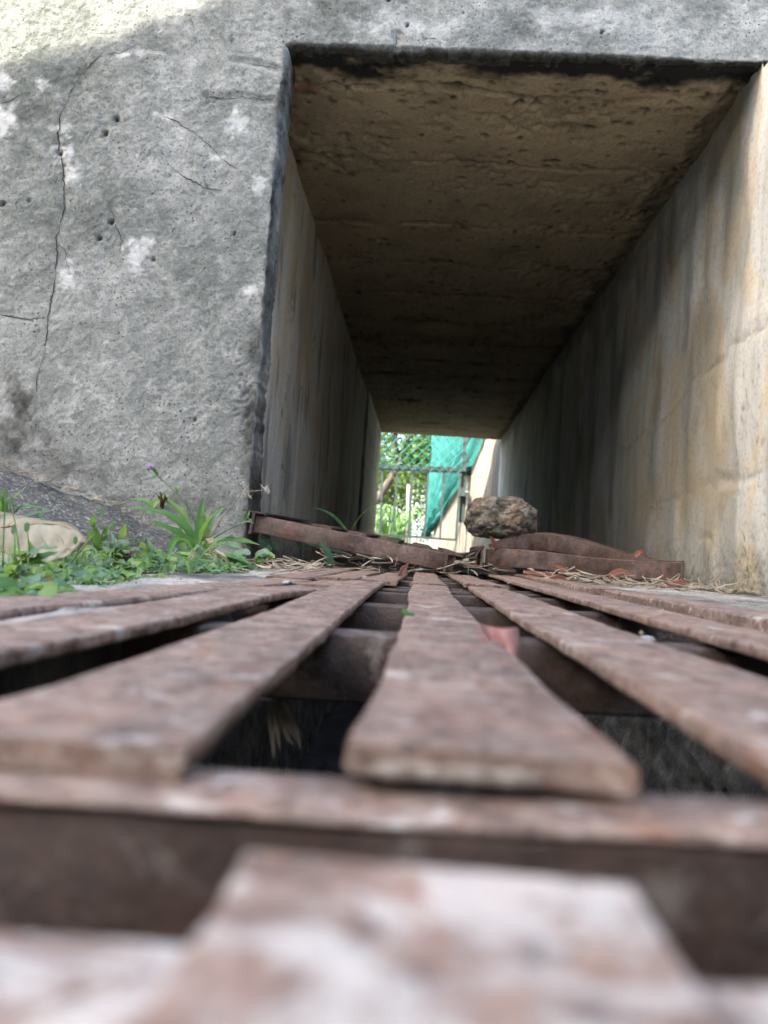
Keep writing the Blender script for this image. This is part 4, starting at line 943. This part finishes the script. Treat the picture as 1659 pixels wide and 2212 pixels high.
# blades by the tilted panel
for i, (lab, pts, d, w, m) in enumerate([
  ('single green grass blade leaning left above the tilted panel', [(748,1145),(715,1112),(668,1092)], 1.62, .010, 'g1'),
  ('dark green leaf hanging down from under the tilted panel', [(690,1172),(708,1195),(714,1225),(712,1243)], 1.36, .014, 'gd'),
  ('dark broad leaf under the raised end of the tilted panel', [(578,1150),(572,1170),(575,1182)], 1.42, .020, 'gd'),
  ('short dark blade under the tilted panel beside the hanging leaf', [(640,1158),(644,1168),(645,1185)], 1.42, .010, 'gd'),
  ('round dark leaf below the raised end of the tilted panel', [(575,1190),(588,1176),(600,1190)], 1.42, .024, 'gd'),
  ('horizontal dark blade under the tilted panel', [(645,1165),(680,1178),(720,1190)], 1.46, .014, 'gd'),
  ('narrow dark blade crossing under the right half of the tilted panel', [(690,1175),(720,1190),(760,1196)], 1.5, .009, 'gd')]):
    tag(blade('grass_sprig', pl_(pts, d, d), w, M[m], None), lab, 'grass', 'blades by the tilted panel')
o = stem('grass_sprig', pl_([(757,1148),(775,1120),(800,1095),(830,1080),(842,1072)], 1.62, 1.62), .0012, M['g2'], None, 14); tag(o, 'thin curved grass stem arching before the bright tunnel end', 'grass')
o = stem('grass_sprig', pl_([(1008,1205),(1012,1225),(1010,1248)], 1.36, 1.34), .0009, M['g3'], None, 8); tag(o, 'thin pale grass thread hanging between the two broken panels', 'grass')
# dry tuft hanging in the channel
mb = MB()
for pts in ([(600,1488),(618,1520),(635,1560),(650,1620)], [(598,1490),(606,1540),(620,1590),(634,1610)], [(600,1500),(596,1550),(604,1620)], [(598,1495),(580,1510),(560,1508)], [(612,1500),(622,1560),(640,1600)], [(590,1510),(586,1560),(592,1640)]):
    V, Fc = blade_data([PD(x, y, .36) for x, y in pts], .005, n=9, shape='strip'); mb.add(V, Fc)
tag(mb.build('dry_grass_tuft', M['straw']), 'dry grass tuft hanging on the channel wall below the gratings', 'grass')

# ------------------------------------------------------------------ beyond the tunnel
M['gatep'] = m_simple('grey_green_paint', (.028, .045, .042), (.048, .072, .067), 20, .5, .0005, .4)
M['black'] = m_simple('black_iron', (.012, .012, .012), (.03, .03, .03), 30, .6)
M['teal'] = m_simple('teal_plastic', (.015, .15, .135), (.035, .22, .195), 20, .45)
YG = 6.85
def C(x, y, d=YG): return PD(811.9+x*.13889, 921.7+y*.13889, d)     # pixels of the enlarged gate view
gate = empty('metal_gate', C(650, 1740)); tag(gate, 'grey-green barred metal gate closing the far end of the tunnel', 'gate')
def flat(name, a, b, w, dth, m, par):
    a = Vector(a); b = Vector(b); t = (b-a).normalized(); sd = Vector((t.z, 0, -t.x)); pr = [(-w/2, -dth/2), (w/2, -dth/2), (w/2, dth/2), (-w/2, dth/2)]
    return bar(name, [a, b], pr, m, par, sd, smooth=False)
px_ = F/YG
flat('top_rail', C(-700, 570+20), C(1400, 672), .036, .04, M['gatep'], gate)
flat('top_rail', C(-700, 630), C(1330, 712), .016, .03, M['gatep'], gate)
flat('bottom_rail', C(-700, 1615), C(1250, 1762), .020, .03, M['gatep'], gate)
flat('stile', C(1318, 712), C(1243, 1775), .020, .03, M['gatep'], gate)
for (xt, xb) in [(1062, 995), (818, 752), (570, 510), (335, 268), (100, 70), (-140, -170), (-380, -410)]:
    flat('bar', C(xt, 690+xt*.045-30), C(xb, 1690+xb*.075), .019, .019, M['gatep'], gate)
post = empty('gate_post', C(1340, 1490)); tag(post, 'grey-green square gate post fixed to the wing wall', 'post')
flat('shaft', C(1430, -300, YG+.03), C(1335, 1490, YG+.03), .052, .05, M['gatep'], post)
flat('latch_box', C(1345, 955, YG-.02), C(1340, 1085, YG-.02), .060, .06, M['gatep'], post)
flat('bolt', C(1385, 1010, YG-.06), C(1450, 1014, YG-.06), .010, .012, M['weld'], post)
for y in (720, 1330): flat('bracket', C(1400, y, YG+.05), C(1470, y+3, YG+.05), .045, .02, M['black'], post)
# chain link
cl = empty('chain_link_fence', C(600, 560)); tag(cl, 'teal chain-link mesh above the barred gate', 'fence')
z0 = C(650, 640).z; p_ = .062; hx = .041; X0 = -.75; nw = int((.36-X0)/hx)
for k in range(nw):
    xc = X0+k*hx; pts = []
    for j in range(26):
        sgn_ = 1 if (j+k) % 2 else -1; pts.append((xc+sgn_*hx*.52+.03*0, YG-.035+.004*sgn_, z0-.03+j*hx*1.05))
    MB().tube(pts, .0034, 4).build('wire', M['teal'], cl)
# wing wall beyond, angled across
wa = Vector((XR+.005, YE-.02, 0)); wb = Vector((.135, 8.05, 0)); wdv = (wb-wa).normalized(); wn_ = Vector((wdv.y, -wdv.x, 0))
if wn_.x > 0: wn_ = -wn_
n1, n2 = 120, 100
T, Zg = np.meshgrid(np.linspace(0, 1, n1), np.linspace(-.1, 2.3, n2), indexing='ij')
dd = (fbm(T*2, Zg*.3, 12, 4, 501)-.5)*.02
V = np.stack([wa.x+(wb.x-wa.x)*T+wn_.x*dd, wa.y+(wb.y-wa.y)*T+wn_.y*dd, Zg], -1).reshape(-1, 3)
b = Mt('pale_streaked_wall'); cc = b.ramp(b.noise(3, 6, .65, b.vec((7, 7, .35))), [(.3, (.10, .09, .07)), (.5, (.17, .155, .122)), (.7, (.23, .212, .172))])
cc = b.mix(b.ramp(b.noise(7, 6, .7, b.vec((9, 9, .25))), [(.35, .7), (.48, 0.), (1, 0.)]), cc, (.11, .10, .075))
far_wall = empty('far_wing_wall', (.4, 7.1, 0)); tag(far_wall, 'pale sunlit streaked wall angled behind the gate', 'wall')
mk('wall_face', V, gridfaces(n1, n2), b.done(cc, .85), far_wall)
wq = [wa, wb, wb-wn_*.35, Vector((XR+.6, YE+.01, 0))]; core = MB(); off = -wn_*.02
core.add([(p.x+off.x, p.y+off.y, -.1) for p in wq]+[(p.x+off.x, p.y+off.y, 2.29) for p in wq], [(3,2,1,0),(4,5,6,7),(0,1,5,4),(1,2,6,5),(2,3,7,6),(3,0,4,7)])
core.build('core', M['mass'], far_wall)
# net hung on that wall
def onwing(x, y):
    r = ray(x, y); q = wa+wn_*.035; t = (q-CAM).dot(wn_)/r.dot(wn_); return CAM+r*t
left = [(941,860),(939,925),(937,985),(934,1030),(930,1080),(924,1130),(918,1160)]
right = [(1062,860),(1048,925),(1030,975),(997,1040),(968,1085),(942,1128),(920,1162)]
nl = 40; nw_ = 24
def pin(L, t):
    t *= len(L)-1; k = min(int(t), len(L)-2); u = t-k; return (L[k][0]+(L[k+1][0]-L[k][0])*u, L[k][1]+(L[k+1][1]-L[k][1])*u)
V = []
for i in range(nl):
    a = pin(left, i/(nl-1)); c2 = pin(right, i/(nl-1))
    for j in range(nw_):
        u = j/(nw_-1); q = onwing(a[0]+(c2[0]-a[0])*u + rnd.uniform(-.6, .6), a[1]+(c2[1]-a[1])*u + rnd.uniform(-.6, .6))
        V.append(q+wn_*(.035*math.sin(j*1.3+i*.10)+.02*math.sin(j*2.9-i*.17)+.012*rnd.random()))
b = Mt('teal_net'); cc = b.ramp(b.noise(16, 5, .6, b.vec((3, 3, .6))), [(.3, (.015, .13, .122)), (.7, (.05, .23, .215))]); b.done(cc, .7)
tp_ = b.t.nodes.new('ShaderNodeBsdfTransparent'); tl_ = b.t.nodes.new('ShaderNodeBsdfTranslucent'); b.set(tl_.inputs[0], cc)
m1 = b.t.nodes.new('ShaderNodeMixShader'); m1.inputs[0].default_value = .4; b.t.links.new(b.p.outputs[0], m1.inputs[1]); b.t.links.new(tl_.outputs[0], m1.inputs[2])
m2 = b.t.nodes.new('ShaderNodeMixShader'); m2.inputs[0].default_value = .14; b.t.links.new(m1.outputs[0], m2.inputs[1]); b.t.links.new(tp_.outputs[0], m2.inputs[2]); b.t.links.new(m2.outputs[0], b.o.inputs[0])
o = mk('shade_net', V, gridfaces(nl, nw_), b.m); tag(o, 'teal shade net hanging over the sunlit wall behind the gate', 'net')

# plants and trees outside
M['lily'] = m_leaf('strap_leaf', (.03, .085, .02), (.075, .16, .045), 15, .3)
lb = empty('strap_leaf_bush', (-.33, 8.6, -.03)); tag(lb, 'bushy clump of long arching strap leaves behind the gate at left', 'bush')
for k in range(90):
    a = rnd.uniform(0, 6.28); L = rnd.uniform(.35, .75); q = Vector((-.33+rnd.gauss(0, .07), 8.6+rnd.gauss(0, .07), -.03)); o_ = Vector((math.cos(a), math.sin(a), 0)); e = rnd.uniform(.15, .5)
    blade('leaf', [q, q+o_*L*e*.4+Vector((0, 0, L*.6)), q+o_*L*e*.9+Vector((0, 0, L*.85)), q+o_*L*e*1.4+Vector((0, 0, L*.72))], .022, M['lily'], lb, n=8)
M['bark'] = m_simple('dark_bark', (.03, .025, .02), (.09, .075, .06), 20, .9, .004)
M['tl'] = [m_leaf('tree_leaf_a', (.025, .06, .015), (.055, .11, .03), 8, .3), m_leaf('tree_leaf_b', (.04, .08, .02), (.09, .13, .04), 8, .3), m_leaf('tree_leaf_c', (.018, .05, .02), (.045, .09, .035), 8, .3)]
def tree(label, base, trunk, crown, n, ls, m, seed):
    g = random.Random(seed); root = empty('tree', base); tag(root, label, 'tree', 'trees beyond the gate')
    bz = Vector(base); P = smooth_pts([bz]+[bz+Vector(t) for t in trunk], 14); r0 = .085
    mb = MB().tube(P, [r0*(1-.6*i/13) for i in range(14)], 10)
    mb.build('trunk', M['bark'], root, True)
    top = P[-1]
    for k, (c_, r_, rz) in enumerate(crown):
        c_ = bz+Vector(c_); st = P[g.randint(8, 13)]
        MB().tube(smooth_pts([st, st.lerp(c_, .5)+Vector((g.gauss(0, .1), g.gauss(0, .1), .1)), c_], 8), [.035-.003*i for i in range(8)], 6).build('limb', M['bark'], root, True)
    mb = MB()
    for k in range(n):
        c_, r_, rz = g.choice(crown); c_ = bz+Vector(c_)
        d = Vector((g.gauss(0, 1), g.gauss(0, 1), g.gauss(0, 1))).normalized()*(g.random()**.45)
        q = c_+Vector((d.x*r_, d.y*r_, d.z*rz)); q += Vector((g.gauss(0, .08), g.gauss(0, .08), g.gauss(0, .08)))
        for j in range(3):
            q2 = q+Vector((g.gauss(0, ls), g.gauss(0, ls), g.gauss(0, ls))); dv = Vector((g.gauss(0, 1), g.gauss(0, 1), g.gauss(-.3, .8))).normalized()*ls; sd = dv.cross(Vector((g.gauss(0, 1), g.gauss(0, 1), 1))).normalized()*ls*.4
            mb.add([q2, q2+dv*.5+sd, q2+dv, q2+dv*.5-sd], [(0, 1, 2, 3)])
    mb.build('crown', m, root)
tree('tree with dark leaning trunk just behind the gate', (-.95, 11.0, -.03), [(.1, 0, .5), (.35, .1, .95), (.62, .1, 1.5), (.8, 0, 2.3)], [((.6, .2, 2.6), .9, .7), ((1.0, 0, 1.9), .5, .45), ((-.2, .2, 2.3), .8, .7), ((.2, .6, 3.2), 1.1, .8), ((.95, .1, 1.45), .35, .28)], 2100, .075, M['tl'][0], 1)
tree('bright leafy tree farther behind at left', (-1.6, 15.5, -.03), [(0, 0, .8), (.1, 0, 1.6), (.2, .1, 2.6)], [((.2, 0, 1.7), 1.1, .9), ((1.0, 0, 1.4), .7, .7), ((-.6, 0, 2.4), 1.1, 1.0), ((.6, 0, 3.2), 1.3, 1.0)], 2600, .085, M['tl'][1], 2)
tree('dense dark green tree in the middle distance', (.9, 18.0, -.03), [(0, 0, .9), (-.1, 0, 1.8), (0, .1, 3.0)], [((-.5, 0, 1.3), .8, .8), ((.2, 0, 1.9), 1.0, .9), ((-.3, 0, 3.1), 1.3, 1.1), ((.6, .2, 2.6), 1.2, 1.0), ((-1.0, 0, 2.2), .7, .7)], 3000, .09, M['tl'][2], 3)
tree('tall pale green tree far behind the fence', (-3.0, 24.0, -.03), [(0, 0, 1.5), (.1, 0, 3.0), (.3, .1, 4.6)], [((.2, 0, 3.6), 1.8, 1.5), ((1.6, 0, 2.6), 1.2, 1.2), ((-1.2, 0, 4.2), 1.8, 1.4), ((1.2, 0, 4.8), 1.5, 1.2)], 2600, .13, M['tl'][1], 4)
# pale post and wire fence
pp = MB().tube([C(505, 900, 10.5), C(480, 1900, 10.5)], .020, 10).build('fence_post', m_simple('pale_pink_paint', (.18, .15, .14), (.24, .21, .19), 10, .6), None, True); tag(pp, 'pale pinkish post standing beyond the gate', 'post')
wf = empty('wire_fence', PD(895, 1190, 11.5)); tag(wf, 'low blue-grey wire fence beyond the gate', 'fence')
M['wire'] = m_simple('blue_grey_wire', (.06, .10, .13), (.11, .17, .20), 20, .5)
for y in (1525, 1550, 1605, 1660, 1720): MB().tube([C(300, y-12, 11.5), C(900, y+18, 11.5)], .007, 5).build('wire', M['wire'], wf)
for x in (380, 655, 830): MB().tube([C(x, 1370, 11.5), C(x-30, 1900, 11.5)], .010, 6).build('upright', M['wire'], wf)
fl = blade('flower_petal_leaf', [C(1440, 480, 7.05), C(1462, 560, 7.05), C(1458, 660, 7.05)], .05, m_simple('orange_plastic', (.5, .10, .03), (.62, .16, .05), 20, .5)); fl.name = 'orange_tag'; tag(fl, 'small orange strip hanging beside the gate post', 'tag')
